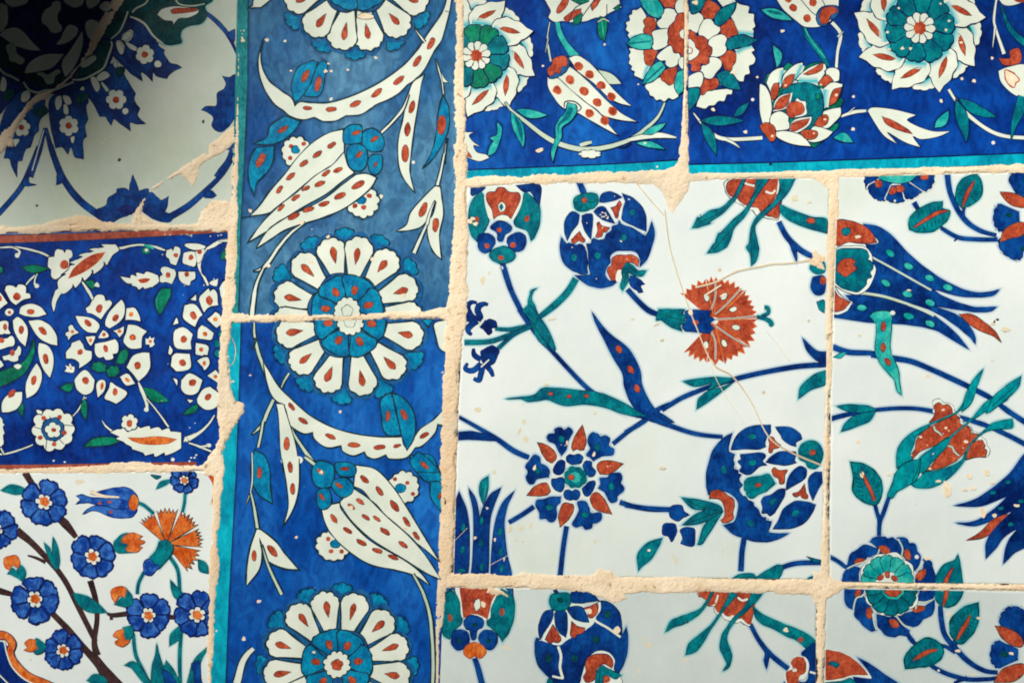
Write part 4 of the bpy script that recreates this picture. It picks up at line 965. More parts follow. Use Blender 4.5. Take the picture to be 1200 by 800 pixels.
blob("245,280! 250,200 300,140 360,100 405,90! 400,140 370,200 320,260 260,300", 'w', 1.2); soft("395,110 350,210 310,260", 4)
blob("350,225! 400,170 480,120 570,100 590,150! 560,200 520,245 450,245", 'w', 1.2); soft("370,232 450,238 520,235", 6)
blob("580,160! 610,135 660,135 690,160 688,230! 640,245 600,220", 'w', 1.2); blob("560,300! 600,260 650,245 715,260! 700,330 670,390 610,430 570,450! 555,380", 'w', 1.2); soft("570,440 570,370 580,300", 6)
blob("490,590! 530,500 600,460 700,440! 700,500 650,560 590,605", 'w', 1.2); blob("395,640! 450,600 520,590 640,630! 590,680 510,712 440,700", 'w', 1.2); blob("185,632! 260,625 350,640 420,680 470,745! 360,735 270,710 200,670", 'w', 1.2)
blob("230,340! 270,290 340,260 430,250 500,270 545,310 560,380 560,470 530,530 480,590 430,620 380,560 300,420", 't', 1.2); dot(525,355,3.6,3.2,0,'g',.8)
blob("170,475! 185,400 230,350 325,325! 310,390 270,450", 'w', 1.0); blob("175,460! 200,400 240,360 305,335! 290,400 255,445 220,455", 'r', .6); blob("270,450 300,400 340,395 360,370 390,390 425,395 430,440 435,490 400,510 340,520 290,510", 'w', 1.0); blob("275,460 300,410 350,395 395,410 415,450 400,490 350,505 320,525 290,505", 'r', .6)
blob("300,620! 310,570 360,530 475,512! 460,570 400,620 350,640", 'w', 1.0); blob("305,610! 320,570 370,545 455,530! 430,580 380,610 330,630", 'r', .6); blob("150,565 155,510 190,480 240,475 290,510 290,545 300,570 290,610 230,620 190,620", 'w', 1.2)
for p in ("160,380! 155,320 180,260 215,250! 215,310 190,370", "245,285! 260,220 300,190 342,182! 320,250 270,290", "410,182! 480,140 560,92! 560,130 520,170 450,185", "530,250! 560,210 600,190 640,230! 600,260 570,280", "610,430! 620,360 650,300 705,285! 690,340 660,400", "500,580 520,530 560,500 600,510 600,550 560,590", "390,645 410,620 480,620 520,640 500,680 440,690", "70,590 100,562 150,570 185,600 190,660 180,700 150,705 130,680 90,630"): blob(p, 'r', .8, 'kg')
seeds("270,270 575,535 490,645 165,665 545,265 665,345", 1.6, 1.3, 'ch')
blob("640,680! 700,640 750,650 800,715! 720,710", 'tl', 1.1)
frame(800,0,3)
motif('painted_blossom', 'large round white blossom with a green ten-lobed centre')
ring_blossom(832, 100, 74, 9, 20, 't')
motif('painted_leaf', 'white saw-edged leaf with a red slit')
blob("650,390! 670,378 740,385 820,405! 790,425 870,460 940,462! 900,480 840,490 810,480 835,518! 780,500 720,465 740,490 755,507! 710,480 680,440", 'w', 1.0); blob("700,410! 740,425 790,455 808,472! 770,462 720,440", 'r', .6)
motif('painted_blossom', 'red and white flower parts at the right edge')
blob("1115,-20 1125,15 1160,20 1200,5 1230,-20", 'w'); dot(1190,-2,8,4,0,'r'); blob("1110,205! 1150,205 1150,180 1180,170 1192,200 1180,225 1130,230", 'r', 1.0, 'kb'); blob("1110,250! 1150,235 1210,235 1210,350! 1160,330 1120,290", 'w'); dot(1155,278,6,9,-40,'ch',1.6,'r'); stem("1200,340 1180,400 1165,440 1155,490", [14,12,7,1], 't', ol=1)
motif('bare_chip')
seeds("262,272 600,340 908,355 1025,285 982,278 350,110 107,385 220,465 772,172 800,172 727,175 720,115 758,30 980,150 905,15 935,75 880,105 1088,205 600,455 925,107", 2.1, 1.8, 'ch'); dot(45,10,4,3.4,0,'ch'); dot(180,255,3.4,2.6,0,'ch')

# ================================================================ main white tile
tile([(548,212),(972,208),(968,500),(963,679),(531,675),(534,560)], 'WD', 'large cracked white tile with two blue pomegranates, a red carnation and an eight-petalled rosette', (.05,-.12))
outline_defaults(.8, 'kb')
HB, HT = 'hbD', 'htD'
motif('painted_stem')
frame(535,195,4)
stem("570,60 590,110 610,160", [6,6.4,6], 'b', halo=HB); stem("215,450 235,520 260,590 300,670 345,745", [6,6,5.4,5.6,5], 'b', halo=HB)
stem("560,525 520,590 460,650 390,705", [7,7,7,5], 't', halo=HT); stem("800,575 850,630 900,675 950,695", [5.4,5.4,6,5.6], 'b', halo=HB)
stem("180,760 250,765 320,750 350,735", [3,4.5,5,5], 't', halo=HT)
frame(530,370,2.5)
stem("195,-20 240,45 290,100 340,155 400,215 470,260 540,290 580,298", [4.6,4.6,4.6,4.6,4.6,5,5,5], 'b', halo=HB)
stem("35,78 110,75 170,55 230,30", [5,5,5,5], 't', halo=HT); stem("135,95 180,55 235,30", [4,4,3], 't', halo=HT)
stem("18,295 80,330 130,360 180,395 225,415", [3,4,5,5.6,5], 'b', halo=HB); stem("15,352 60,350 130,360", [9,10,5], 'b', halo=HB)
stem("470,375 520,335 570,300 600,275 640,258", [4,4.4,4.6,4.6,5], 'b', halo=HB); stem("490,545 540,560 590,567 640,566", [5,5,5,4.6], 'b', halo=HB)
stem("240,558 200,585 165,605", [5,4.6,4.4], 'b', halo=HB); stem("335,615 325,680 315,770", [5,5,5.4], 'b', halo=HB)
frame(740,400,2.667)
stem("95,215 150,180 220,150 320,118 420,95 520,78 610,72", [4.6,4.6,4.8,5,5,5.4,5.4], 'b', halo=HB); stem("-20,285 30,255 50,240", [4.4,4.6,4.6], 'b', halo=HB)
stem("-20,510 40,520 120,525", [5,5,5], 'b', halo=HB); stem("352,615 345,660 342,718", [5.6,5.6,5.6], 'b', halo=HB)
stem("470,705 520,692 600,690", [5,5,5], 'b', halo=HB)
motif('painted_leaf', 'long dark blue leaf with red seeds running into a stem')
frame(530,370,2.5)
blob("410,-10! 440,30 470,60 520,100 550,160 555,200 580,255 612,285 650,312! 612,312 570,303 530,265 505,210 500,170 470,120 440,60 420,20", 'b', halo=HB)
frame(740,400,2.667); stem("60,235 120,262 200,288 285,298", [9,5,4.4,3.8], 'b', halo=HB)
frame(530,370,2.5); seeds("488,97,60 523,157,60 541,212,70", 5, 3.2, 'r', .6)
motif('painted_leaf', 'wavy turquoise leaf with three red seeds')
blob("158,243! 200,238 240,232 265,212 310,212 370,218 420,222 470,240 520,265 570,295! 510,290 450,268 390,258 330,262 280,245 250,248 220,250 200,242", 't', halo=HT); seeds("288,228,10 342,236,0 393,234,0", 3, 1.9, 'r', .5)
motif('painted_leaf')
frame(535,195,4)
blob("345,600! 335,640 335,700 350,740 360,770 380,810 430,860! 410,780 385,700 365,650 350,620 360,585 375,572! 350,582", 't', halo=HT)
frame(530,370,2.5); blob("205,-15! 235,20 262,60 298,105! 300,90 280,40 250,-5 225,-30", 't', halo=HT)
frame(740,400,2.667)
blob("162,125! 200,118 260,112 325,116! 280,135 240,150 250,130 200,140", 't', halo=HT); blob("250,150! 290,140 320,125 250,180 205,210! 210,180 230,160", 't', halo=HT)
blob("610,90! 570,105 530,140 522,178! 560,150 610,130", 't', halo=HT); blob("535,-10! 550,30 580,60 620,70 620,35 580,30", 'b', halo=HB)
blob("95,615! 50,630 20,665 22,715! 35,700 60,680 85,640", 't', halo=HT); dot(55,652,2.2,1.8,0,'w',.5)
frame(530,370,2.5); blob("105,470! 85,485 80,515 90,552! 100,530 105,500", 't', halo=HT); line("98,495 93,535", 1, 'tl')
motif('painted_hyacinth', 'small dark blue curled flower by the left joint')
def curl(s, w): stem(s, w, 'b', ol=.9, olc='bd')
frame(500,320,10)
curl("590,350 530,340 485,375 485,430 520,500 560,540", [2.4,4,6,6.4,7,8]); curl("720,370 670,360 610,390 600,450 625,510 600,560", [2.4,5,7,7,7,8]); curl("420,520 480,530 560,540", [7,7,7]); curl("530,720 490,690 490,640 540,590 600,560", [2.6,5,7,7,6])
blob("630,620! 660,580 710,555 770,550 810,580 820,610 800,635 760,640 760,690 730,715 700,700 680,660", 'b', 1.6, 'bd'); line("610,620 650,570 680,530", 2.6, 'w')
motif('painted_hyacinth', 'small dark blue curled flower under the other one')
frame(530,370,2.5)
def curl2(s, w): stem(s, w, 'b', ol=.9, olc='bd')
curl2("62,95 65,115 85,128", [2.4,6,6]); curl2("45,138 38,155 60,160 85,140", [2.4,5,6.4,6]); curl2("62,183 78,188 85,165 90,140", [3,6,6.4,6]); curl2("120,178 112,160 100,145", [2.8,5.6,6]); blob("88,130! 85,105 105,92 118,88 135,100 130,120 120,138 100,145", 'b', 1.5, 'bd'); line("84,150 108,128", 1.6, 'w')
motif('painted_pomegranate', 'round dark blue pomegranate at the top with red crown')
frame(650,215,6.154)
blob("48,390! 40,470 60,560 120,620 190,652! 230,650 235,600 232,520 215,460! 190,440 150,445 100,430 90,445!", 'b', 1.0, halo=HB)
blob("150,665! 230,725 320,752 400,740 440,712! 390,700 362,650 380,590 400,570 400,520 450,485 520,480 590,495 620,550 615,600! 660,550 700,450 720,360 700,280! 680,340 655,385! 610,355 550,320 490,300 465,275! 455,300 420,310 410,345 380,360 360,400 320,412 280,400 262,435 235,440! 245,520 250,600 262,662!", 'b', 1.0, halo=HB)
for p in ("90,410! 72,340 75,270 110,215 140,205 178,225! 165,290 120,350", "198,235! 230,222 270,225 272,290 265,350 260,400! 220,340 200,280", "285,205! 310,175 350,168 380,200 430,285! 370,270 320,240",
          "325,135! 330,90 365,65 420,65 485,100! 430,120 370,135", "490,75! 560,105 620,160 655,230 660,345! 600,320 540,290 490,260 495,190 510,130!"):
    blob(p, 'b', .9, halo=HB, hw=1.6)
for p in ("120,410 140,385 180,345! 200,385 220,405 205,425 185,415 170,412 150,430 130,428", "295,385! 310,340 305,290 320,275! 340,305 395,318! 370,350 350,350 340,380 310,388", "405,175! 440,165 465,125 482,150 470,180 460,210 455,245 438,248 425,210"):
    blob(p, 'r', .7)
blob("140,160 145,110 180,85 240,70 300,80 312,120 290,170 250,185 210,200 165,195", 't', 1.1, 'gd', halo=HT); dot(215,122,3,3.2,0,'r',.5); line("175,190 210,150 240,185", .8, 'gd'); line("230,130 280,135 300,110", .8, 'gd')
blob("385,650 382,610 410,590 415,540 460,515 510,518 560,515 605,550 600,600! 560,570 520,575 510,620 490,640 450,630 440,700! 410,695", 'r', .8); blob("445,650 460,622 490,635 480,690 455,710 440,690", 'w', 0)
blob("515,570! 560,590 600,625 658,630! 630,665 570,660 530,640 530,700 490,770! 475,740 490,680 485,630", 't', .9, 'gd', halo=HT); line("540,600 600,645", .8,'kg'); line("515,640 500,730", .8, 'kg')
blob("545,665! 580,670 610,690 645,725! 620,740 635,780! 605,785 600,770! 560,750 540,720", 'b', .9, 'bd'); 
for x, y in ((560,208),(498,390),(310,520),(140,535)): dot(x, y, 3.6, 4, 20, 't', .8, 'bd')
seeds("330,225 345,210 355,240 370,230 380,250 340,240 365,215 385,240 535,115", 1.1, .9, 'ch'); seeds("300,688 520,545 345,318 125,462 232,285 432,92", .7, .7, 'ch')
motif('painted_tulip', 'fanned top-edge flower with red heart between two green sepals')
frame(535,195,4)
blob("68,95! 110,100 135,100 100,125 70,135", 'b', 1); blob("280,90! 390,90 388,185! 350,120 320,120", 'b', 1)
blob("60,210 75,160 112,118! 145,165 150,220 148,270 110,330 95,348! 70,320 58,270", 't', 1.0, halo=HT); blob("322,118! 370,160 390,200 388,270 365,330 350,345! 330,300 280,280 272,255 300,190", 't', 1.0, halo=HT)
blob("130,150 145,105 200,95 290,110 310,140 300,190 270,245 240,255 180,250 150,240", 'w', 0)
blob("142,160 145,125 180,118 195,100 225,102 245,120 290,125 298,155 275,205 255,245! 235,228 200,228 175,245! 165,200", 'r', .8); blob("210,165! 195,185 205,215! 225,205 228,180", 'w', .6, 'kg'); blob("210,172! 200,190 210,210! 220,190", 't', 0)
blob("160,285 200,255 250,275 255,300 225,320 215,350 195,345 190,310", 'b', .9, halo=HB); blob("100,360 105,320 145,315 178,335 175,370 150,400 130,405 108,390", 'b', .9, halo=HB); blob("240,335 285,310 320,325 325,355 310,390 275,398 245,375", 'b', .9, halo=HB)
dot(200,297,3,3,0,'r'); dot(142,372,3.2,3,0,'r'); dot(265,368,3.6,3.2,0,'r')
blob("155,420 165,395 200,380 225,375 265,395 275,420 260,440 220,455 180,445", 't', 1.0, halo=HT); dot(207,428,3.4,2.8,0,'r')
dot(95,250,2.4,4,0,'r'); dot(330,245,2.6,4,15,'r'); seeds("62,258 75,245 90,268", 3, 2.4, 'ch')
motif('painted_saw_leaf', 'red-brown lobed flower with trailing green fronds under the top joint')
frame(775,195,3.405)
blob("255,60 320,45 470,45 470,200 440,210 415,205 400,195! 380,195 365,175! 345,172 325,155! 305,148 290,135! 268,120 255,95", 'w', .9); blob("260,75 300,50 465,48 468,195 440,200 415,195 395,180 385,165 350,160 320,145 300,125 270,115", 'r', .7)
line("320,60 345,72 372,78", 2.2, 'w'); line("415,100 440,108 455,95", 2.4, 'w'); line("470,50 460,120 440,160", 2, 'w')
for s in ("325,45! 300,100 270,140 240,165 190,180 150,210! 145,205 125,245! 150,242 195,228! 190,222 240,190 280,150 310,110 335,50", "380,45! 370,100 335,170 280,220 235,270! 228,268 215,305! 205,315 185,345! 225,340 260,320! 275,290 290,245 335,195 380,120 430,50!",
          "470,45! 470,100 440,150 390,190 360,240 350,310! 340,325 355,350 360,395! 380,370 388,330! 380,290 372,250 385,220 440,170 500,110 535,45!"): blob(s, 't', .9, halo=HT)
line("150,225 240,180 300,110", .8, 'kg'); line("205,335 280,250 340,160 400,60", .8, 'kg'); line("362,380 362,260 400,190 480,90", .8, 'kg')
blob("470,150! 500,165 560,190 610,205 660,212 660,265! 600,250 530,225 480,190", 't', .9, halo=HT); dot(597,216,5,3.4,0,'r',.6)
stem("468,220 500,280 550,330 605,362", [5,6,6,5], 'b', halo=HB); blob("500,285! 515,320 525,345 538,380! 540,340 530,310", 'b', halo=HB)
motif('painted_carnation', 'red carnation with pinked fan petals and a dark blue calyx')
for a0,a1 in ((-141,-103),(-101,-88),(-88,-46),(-44,-4),(-2,36),(38,76),(78,100),(102,134)):
    fringe(212,615,a0,a1,5,50,max(2,int((a1-a0)/8)),'r',.9,'o',.11)
for s in ("200,570 215,520 215,455","215,590 260,550 320,485","215,610 300,605 380,595","215,635 280,680 350,720","195,650 215,700 215,770"): line(s, 1.8, 'w'); line(s, .7, 'kg')
seeds("180,523,70 250,518,-60 287,570,-20 297,642,5 250,705,60 178,712,80", 4.6, 2.9, 'w', .7, 'kg')
blob("95,585! 105,575 200,575! 190,595 210,610! 195,625 210,645! 190,665! 95,655! 85,640 100,615", 'b', .9, halo=HB); dot(135,622,3.8,2.8,0,'r')
blob("-10,570! 40,570 90,572! 80,590 100,595 90,610 100,625 75,630 80,655! 40,640 0,612 -20,610", 't', .9, halo=HT); line("0,590 85,615", .8, 'kg')
stem("380,600 410,605 435,620 440,635", [3,4,4.4,4], 't', halo=HT); stem("400,597 425,585 425,565 410,562", [3,3,3.4,3], 't', halo=HT); dot(437,632,2.6,2.6,0,'t')
motif('painted_flower', 'cut edge of a blue and green flower by the right joint')
blob("595,410 600,390 630,380 650,385 650,420 620,428", 't', .9, halo=HT); blob("600,460 610,440 650,440 650,500 620,512 598,490", 'b', .9, halo=HB); dot(645,455,3.6,5,10,'r'); blob("620,540! 650,535 650,585! 630,570", 't', .8)
motif('painted_rosette', 'eight-petalled rosette of dark blue lobes and red pointed petals')
frame(530,370,2.5)
cxr, cyr = 358, 473
frame(600,485,5.714)
for p in ("235,155! 250,135 285,130 290,100 325,90 350,110 380,90 405,115 390,150 375,180 360,240 330,275! 310,240 290,200 245,180", "515,150 540,125 575,135 590,155 625,145 655,170 645,210 680,235 675,270 640,275 600,280 545,310! 525,290 500,270 525,230 510,190",
          "590,430 640,425 660,400 720,395 735,430 725,460 748,490 740,520 705,545 700,580 665,588 635,550 620,520 580,495! 595,465", "440,590 490,585 515,630 530,665 590,660 598,700 570,725 540,730 530,760 490,768 470,745 430,755 405,735 430,690 450,640",
          "160,610 170,575 215,570 260,555 325,555! 320,590 295,620 300,670 280,715 245,715 225,695 190,700 185,660", "120,310 150,272 185,290 190,330 230,350 248,380 245,420! 200,425 165,435 140,465 110,460 95,420 110,385 92,350"):
    blob(p, 'b', .9, halo=HB)
for p in ("470,75! 490,140 495,190 480,240! 450,240 430,232 410,245 400,215 420,150", "170,190! 230,205 280,245 298,290 270,325! 240,315 205,270", "100,542! 140,495 190,465 235,465 257,515! 230,540 170,548", "322,755! 312,690 325,630 350,595 410,605! 412,640 380,700", "530,550 560,522 600,545 635,600 668,668! 610,655 550,630 525,580", "590,400! 570,360 580,325 630,310 690,318 742,333! 700,370 650,400"):
    blob(p, 'r', .8, 'kg')
for p in ("365,290 385,268 415,275 450,268 475,290 460,325 430,335 400,335 370,320", "480,330 500,312 530,320 535,350 560,380 545,412 515,415 490,380 475,355", "520,450 555,450 550,490 520,540 490,545 470,500 490,480", "350,520 375,505 400,515 430,505 455,525 440,570 410,570 385,575 350,555", "265,440 300,430 340,425 350,460 345,495 325,520 290,505 270,480", "275,370 290,340 320,308 350,315 355,345 345,385 315,405 285,395"):
    blob(p, 'b', .8)
lobed(424, 422, 13, 12.5, 0, 8, .14, 't', .9, 'gd', halo=HT); lobed(424, 422, 7, 7, 20, 8, .16, 'tl', .5, 'gd'); dot(398,422,3.8,3.4,0,'r',.4)
for x, y, a in ((332,168,60),(572,222,80),(665,485,80),(490,672,0),(250,625,0),(172,378,80)): dot(x, y, 4, 3, a, 't', .7, 'gd')
dot(150,360,1.8,5,20,'ch'); dot(548,268,1.6,4,20,'ch'); dot(370,192,1.6,2.6,0,'ch'); seeds("330,205 355,210 260,285 660,345 640,350", .8, .7, 'ch')
motif('painted_leaf', 'cluster of upright dark blue blades with green seeds in the bottom left corner')
frame(530,370,2.5)
blob("-10,600 20,515! 42,570 50,640 42,770 -20,770!", 'b', .9, halo=HB); blob("48,505! 70,540 80,590 90,560 110,525 142,503! 120,560 108,620 102,770 55,770! 62,680 62,580", 'b', .9, halo=HB); blob("182,512! 160,560 152,620 160,700 172,770 112,770! 118,650 140,560", 'b', .9, halo=HB)
seeds("33,620,-80 30,685,-80 84,665,-85 86,735,-80 140,632,-80 142,692,-80 145,738,-80 28,745,0 86,600,-85", 4.4, 2.2, 't', .6, 'gd'); seeds("67,650,-70 125,655,-70 152,712,-80", 2.4, 1.4, 'ch'); line("5,660 45,620", .4, 'ch'); line("110,730 165,700", .5, 'ch')
motif('painted_pomegranate', 'large dark blue pomegranate at the right joint with turquoise crown')
frame(820,490,5.333)
blob("200,95! 140,130 80,210 48,320 42,410 55,470! 90,445 150,450 200,475 240,520 235,600 210,650 150,668! 210,720 300,755 400,768 490,750 555,717! 500,720 440,715 425,700! 440,665 445,645! 415,640 410,620 385,615 365,570 340,550 330,525 300,510 285,485! 262,480 245,440 262,415 242,385 258,350! 240,345 240,325! 210,315 215,280 205,260 215,225! 190,215 178,215! 180,160", 'b', 1.0, halo=HB)
for p in ("195,195! 215,140 260,80 330,48 440,42! 440,90 415,120 405,160 410,175! 370,190 300,190", "475,55! 560,55 620,90 637,125! 600,150 600,172! 560,160 520,130 505,100",
          "255,225! 320,220 385,215 410,235 390,265 415,290! 370,300 320,345 280,345 250,325 262,300 240,270 258,255", "415,272! 450,235 500,210 560,208 600,215 590,260 600,275! 540,290 480,285",
          "540,445! 550,380 580,330 630,300 665,320 655,370 600,410", "385,520! 400,490 450,475 490,445 530,440! 530,475 500,530 470,580 440,605 420,590 390,590 395,560", "760,335! 715,340 680,380 685,450 707,510! 730,460 765,400!",
          "460,688! 490,640 520,570 570,530 620,515 680,525 722,538! 700,590 650,650 570,685"):
    blob(p, 'b', .9, halo=HB, hw=1.6)
blob("280,400 300,375 340,365 380,360 430,350 470,405! 440,430 410,455 370,470 330,495 300,485 290,455 280,440", 't', .8, halo=HT)
for p in ("430,125 455,115 475,145 505,168 480,185 460,190 445,215 430,205 435,165", "450,320 470,308 500,325 548,320 530,350 525,400 500,408 490,375 460,355", "655,405! 660,460 675,480 670,500 640,495 625,478 600,490 582,470 620,455", ):
    blob(p, 'r', .7, 'kg')
blob("60,500! 70,460 110,445 150,462 180,485 210,505 215,545 205,590 210,620 180,645 145,650 130,635! 155,610 155,560 140,520 110,500", 'r', .8, 'kg')
blob("620,200 640,160 690,140 740,155 765,200 765,240 745,290 720,310 680,305 660,270 625,250", 't', 1.0, 'gd', halo=HT); line("630,225 690,240 750,275", .9, 'gd'); dot(704,212,3.8,3.2,0,'r',.5); line("745,165 760,200", 2, 'b')
for x, y, a in ((325,112,0),(150,320,70),(328,277,-15),(455,520,-30),(597,592,-40),(318,655,40)): dot(x, y, 5, 3.4, a, 't', .8, 'bd')
dot(365,415,3.6,2.4,-15,'r',.6,'gd')
frame(740,400,2.667)
blob("158,488! 210,495 270,510 285,530! 240,600 220,630 208,632! 225,580 235,560 200,570 160,572! 200,540 230,525 190,520", 't', 1.0, halo=HT); line("285,530 215,515 175,495", .8, 'kg'); line("285,530 230,570 215,620", .8, 'kg'); line("285,530 220,550 170,570", .8,'kg')
blob("118,525 130,512 155,512 165,530 178,540! 160,550 145,560 122,548", 'b', .9, 'bd'); blob("98,575 110,568 135,570 142,590 135,610 125,625 115,608 98,602", 'b', .9, 'bd'); blob("152,590 170,580 195,585 198,605 195,635 178,638 155,630! 160,610", 'b', .9, 'bd')
motif('painted_leaf', 'turquoise leaves cut by the lower joint')
frame(760,660,5.4545); blob("520,110! 570,75 620,65 680,75 670,140 560,140", 't', 1, halo=HT); blob("670,100! 740,55 820,12 860,20 850,60 810,120 760,130 690,130", 't', 1, halo=HT); blob("1005,120 1030,90 1080,72 1110,70 1110,120 1060,130", 't', 1, halo=HT); line("560,100 660,80",.7,'kg')
frame(740,400,2.667); blob("545,670! 580,680 600,686 600,690 570,688!", 't', .6)
motif('hairline_crack', 'beige mended cracks running across the white glaze')
frame(0,0,1)
line("779,247 785,291 800,341 815,381 835,426 858,441 880,471 900,511 925,529 962,545", 1.3, 'st'); line("815,337 838,331 862,319 890,313 905,310 925,309 952,305", 1.3, 'st')
line("779.4,247 785.5,291 800.6,341 815.6,381 835.5,426 858,441 880.5,471 900.5,511 925,529 962,545", .35, 'rb'); line("779,246 785,290 800,340 815,380 835,425 858,440 880,470 900,510 925,528 962,544", .8, 'cb'); line("815,336 838,330 862,318 890,312 905,309 925,308 952,304", .8, 'cb'); line("738,205 760,232 778,252", 1.0, 'cb'); line("826,346 845,334", 1.8, 'ch')
line("832,428 845,455 872,496", .7, 'st'); line("898,388 912,405 925,423", .7, 'st')
frame(0,0,1)
dotpx(847,346,4,2.2,-20,'ch'); dotpx(809,366,3,3,0,'ch'); dotpx(955,298,4,6,30,'ch')
motif('glaze_stain')
for x,y,a,b,r_ in ((566,328,3.2,5.4,20),(573,320,2,3,0),(614,494,2.5,4,0),(616,514,3.5,5,10),(608,506,1.4,5,20),(697,484,2.4,1.4,0),(776,548,3.5,3.4,0),(571,595,2,1.6,0),(611,619,4,3,-30),(622,616,1.6,5,20),(598,620,3,5,20),(605,633,1.6,3,0),(579,553,2.4,3,0),(697,634,2,2.4,0),(793,658,3,5,-10),(789,652,2,4,10),(847,646,2,3,0),(647,374,5,1.2,-10),(775,398,2.4,1.6,0),(769,380,5,.9,-20),(948,237,3,2,0),(947,375,2,2,0),(931,232,4,3,0),(741,374,4,1,-15),(560,480,3,3,0),(640,450,3,2,0)):
    dotpx(x,y,a,b,r_,'st')

# ================================================================ right white tile
tile([(981,207),(1260,200),(1260,686),(972,681.5),(974,450)], 'WD', 'right-hand white tile with a long blue tulip, a red-brown tulip in green sepals and half a blue rosette', (.1,.2))
motif('painted_stem')
frame(960,190,3.2)
stem("355,150 370,175 395,192", [5,5,4], 'b', halo=HB); stem("480,45 490,110 520,180 560,230 610,260 665,275", [6,5.6,5.6,5.4,4.6,4], 'b', halo=HB); stem("540,205 540,185 545,170", [4,3,2.4], 'b', halo=HB); stem("455,245 520,282 600,290 670,290", [4,4.4,4.4,4.4], 'b', halo=HB); stem("540,284 520,286 505,296", [3,2,1], 'b')
stem("50,692 110,712 200,716 260,724", [6,6,5,6], 'b', halo=HB)
frame(960,420,2.963)
stem("180,-14 250,-2 320,10 390,38 450,65 520,98 600,140 660,185 730,230", [6,6,5.6,5.4,5.4,5.4,5.4,5.4,5.4], 'b', halo=HB); stem("30,212 80,198 150,185 200,178 260,173 330,173 390,182 470,200 560,225 640,258 730,305", [5,5,4.4,4,4,4,4.4,4.6,5,5,5], 'b', halo=HB)
stem("242,480 225,530 210,570 208,615", [4,4.4,4.4,4], 'b', halo=HB); stem("193,505 205,550 210,580", [4,4,4], 'b', halo=HB); stem("30,685 60,700 95,725", [4,4,4.4], 'b', halo=HB)
motif('painted_leaf')
frame(960,190,3.2)
blob("340,252! 338,215 370,180 420,155 460,150! 462,175 488,185 480,215 455,240 420,260 370,262", 't', 1.4, 'gd', halo=HT); stem("355,245 400,215 445,190 485,182", [2,4.6,5,1.6], 'r', ol=.8)
for q in range(7): line(f"{370+q*15},{186-q*4} {376+q*14},{200-q*4}", .9, 'gd'); line(f"{375+q*15},{258-q*6} {378+q*14},{246-q*7}", .9, 'gd')
motif('painted_leaf')
blob("512,140 520,90 545,60 590,45! 608,80 605,130 570,160 535,172!", 't', 1.4, 'gd', halo=HT); stem("538,168 550,130 565,100 582,70", [2,5,5,1.6], 'r', ol=.8)
for q in range(6): line(f"{520+q*8},{115-q*10} {530+q*7},{120-q*10}", .9, 'gd'); line(f"{602-q*3},{90+q*10} {592-q*4},{88+q*10}", .9, 'gd')
motif('painted_leaf'); frame(960,420,2.963)
blob("62,165! 110,160 170,165 200,178! 150,188 95,182", 't', .9, halo=HT); blob("195,182! 130,195 90,225 78,252! 130,235 175,215", 't', .9, halo=HT)
motif('painted_leaf', 'upright pointed green leaf with a red midrib beside the tulip stalk')
blob("110,360! 120,420 118,460 145,490 185,508 205,500! 218,460 212,420 185,385 150,365", 't', 1.6, 'gd', halo=HT); stem("148,390 165,430 180,460 192,492", [2,5,4.4,4], 'r', ol=.8); seeds("148,408,60 152,398,60", 3, 1.6, 'ch')
for q in range(6): line(f"{122+q*3},{395+q*16} {135+q*4},{405+q*14}", 1, 'gd'); line(f"{168+q*8},{385+q*14} {165+q*7},{398+q*13}", 1, 'gd')
motif('painted_leaf'); blob("400,800! 405,760 430,720 470,700 482,683! 490,720 498,790!", 't', 1.4, 'gd', halo=HT); stem("430,800 445,760 465,725", [6,5,2], 'r', ol=.8)
motif('painted_tulip', 'long blue tulip lying to the right, dotted turquoise, with a red and turquoise cup')
frame(960,190,3.2)
blob("60,215 110,215 165,230 200,255 225,285! 230,310 190,325 60,330!", 'W', 0)
blob("165,232! 210,240 265,270 330,340 400,400 470,445 540,478 600,490 640,488 675,478! 650,500 590,505 520,500 450,480 400,470 300,425 210,380 195,350 175,310! 225,300", 'b', 1.0, 'bd', halo=HB)
blob("190,355 250,385 330,430 410,470 480,510 560,540 620,545 664,543! 640,558 580,560 510,550 430,540 510,570 555,605 582,650 585,678! 560,650 510,610 450,570 380,540 300,520 220,500 165,490", 'b', 1.0, 'bd', halo=HB)
blob("100,500! 160,500 240,510 330,535 400,560 450,590 510,640 560,700! 500,665 440,630 380,615 300,605 200,600 120,590 50,578 50,560 100,560 130,530!", 'b', 1.0, 'bd', halo=HB)
line("195,355 260,390 340,435 420,480", 2.2, 'wg'); line("160,490 240,503 320,528 390,555 430,575", 3, 'wg'); line("165,497 240,510 330,537", 1, 'kg')
seeds("265,342,38 335,390,32 415,436,25 483,470,15 250,453,30 330,495,22 415,527,18 160,546,5 335,577,15 415,605,22", 5.6, 3.4, 'tl', .9, 'gd'); dot(335,480,3,1.6,0,'ch')
blob("60,225 110,220 160,235 195,262 215,300! 170,305 110,300 60,310", 'r', .9); dot(100,260,5,4.4,0,'t',.8)
blob("60,330 120,315 170,318 195,345 200,375 212,400 205,430 185,470 150,495 110,490 70,470 50,440", 'W', .8); blob("60,335 120,325 170,328 185,350 182,365 200,380 200,400 190,412 195,430 178,440 175,460 145,485 110,480 75,465 52,430", 't', .9, halo=None); blob("65,400 80,370 110,360 135,370 128,385 140,400 120,415 100,430 75,415", 'r', .8); 
blob("50,465 80,500 125,525! 100,560 50,565", 'W', .8); blob("50,475 75,505 115,525! 90,552 50,555", 'r', .8)
blob("525,570! 570,570 620,600 660,635 683,675! 650,650 600,630 560,605", 'r', .8, 'kg')
motif('painted_leaf', 'turquoise ribbon leaf with red seeds hanging from the tulip')
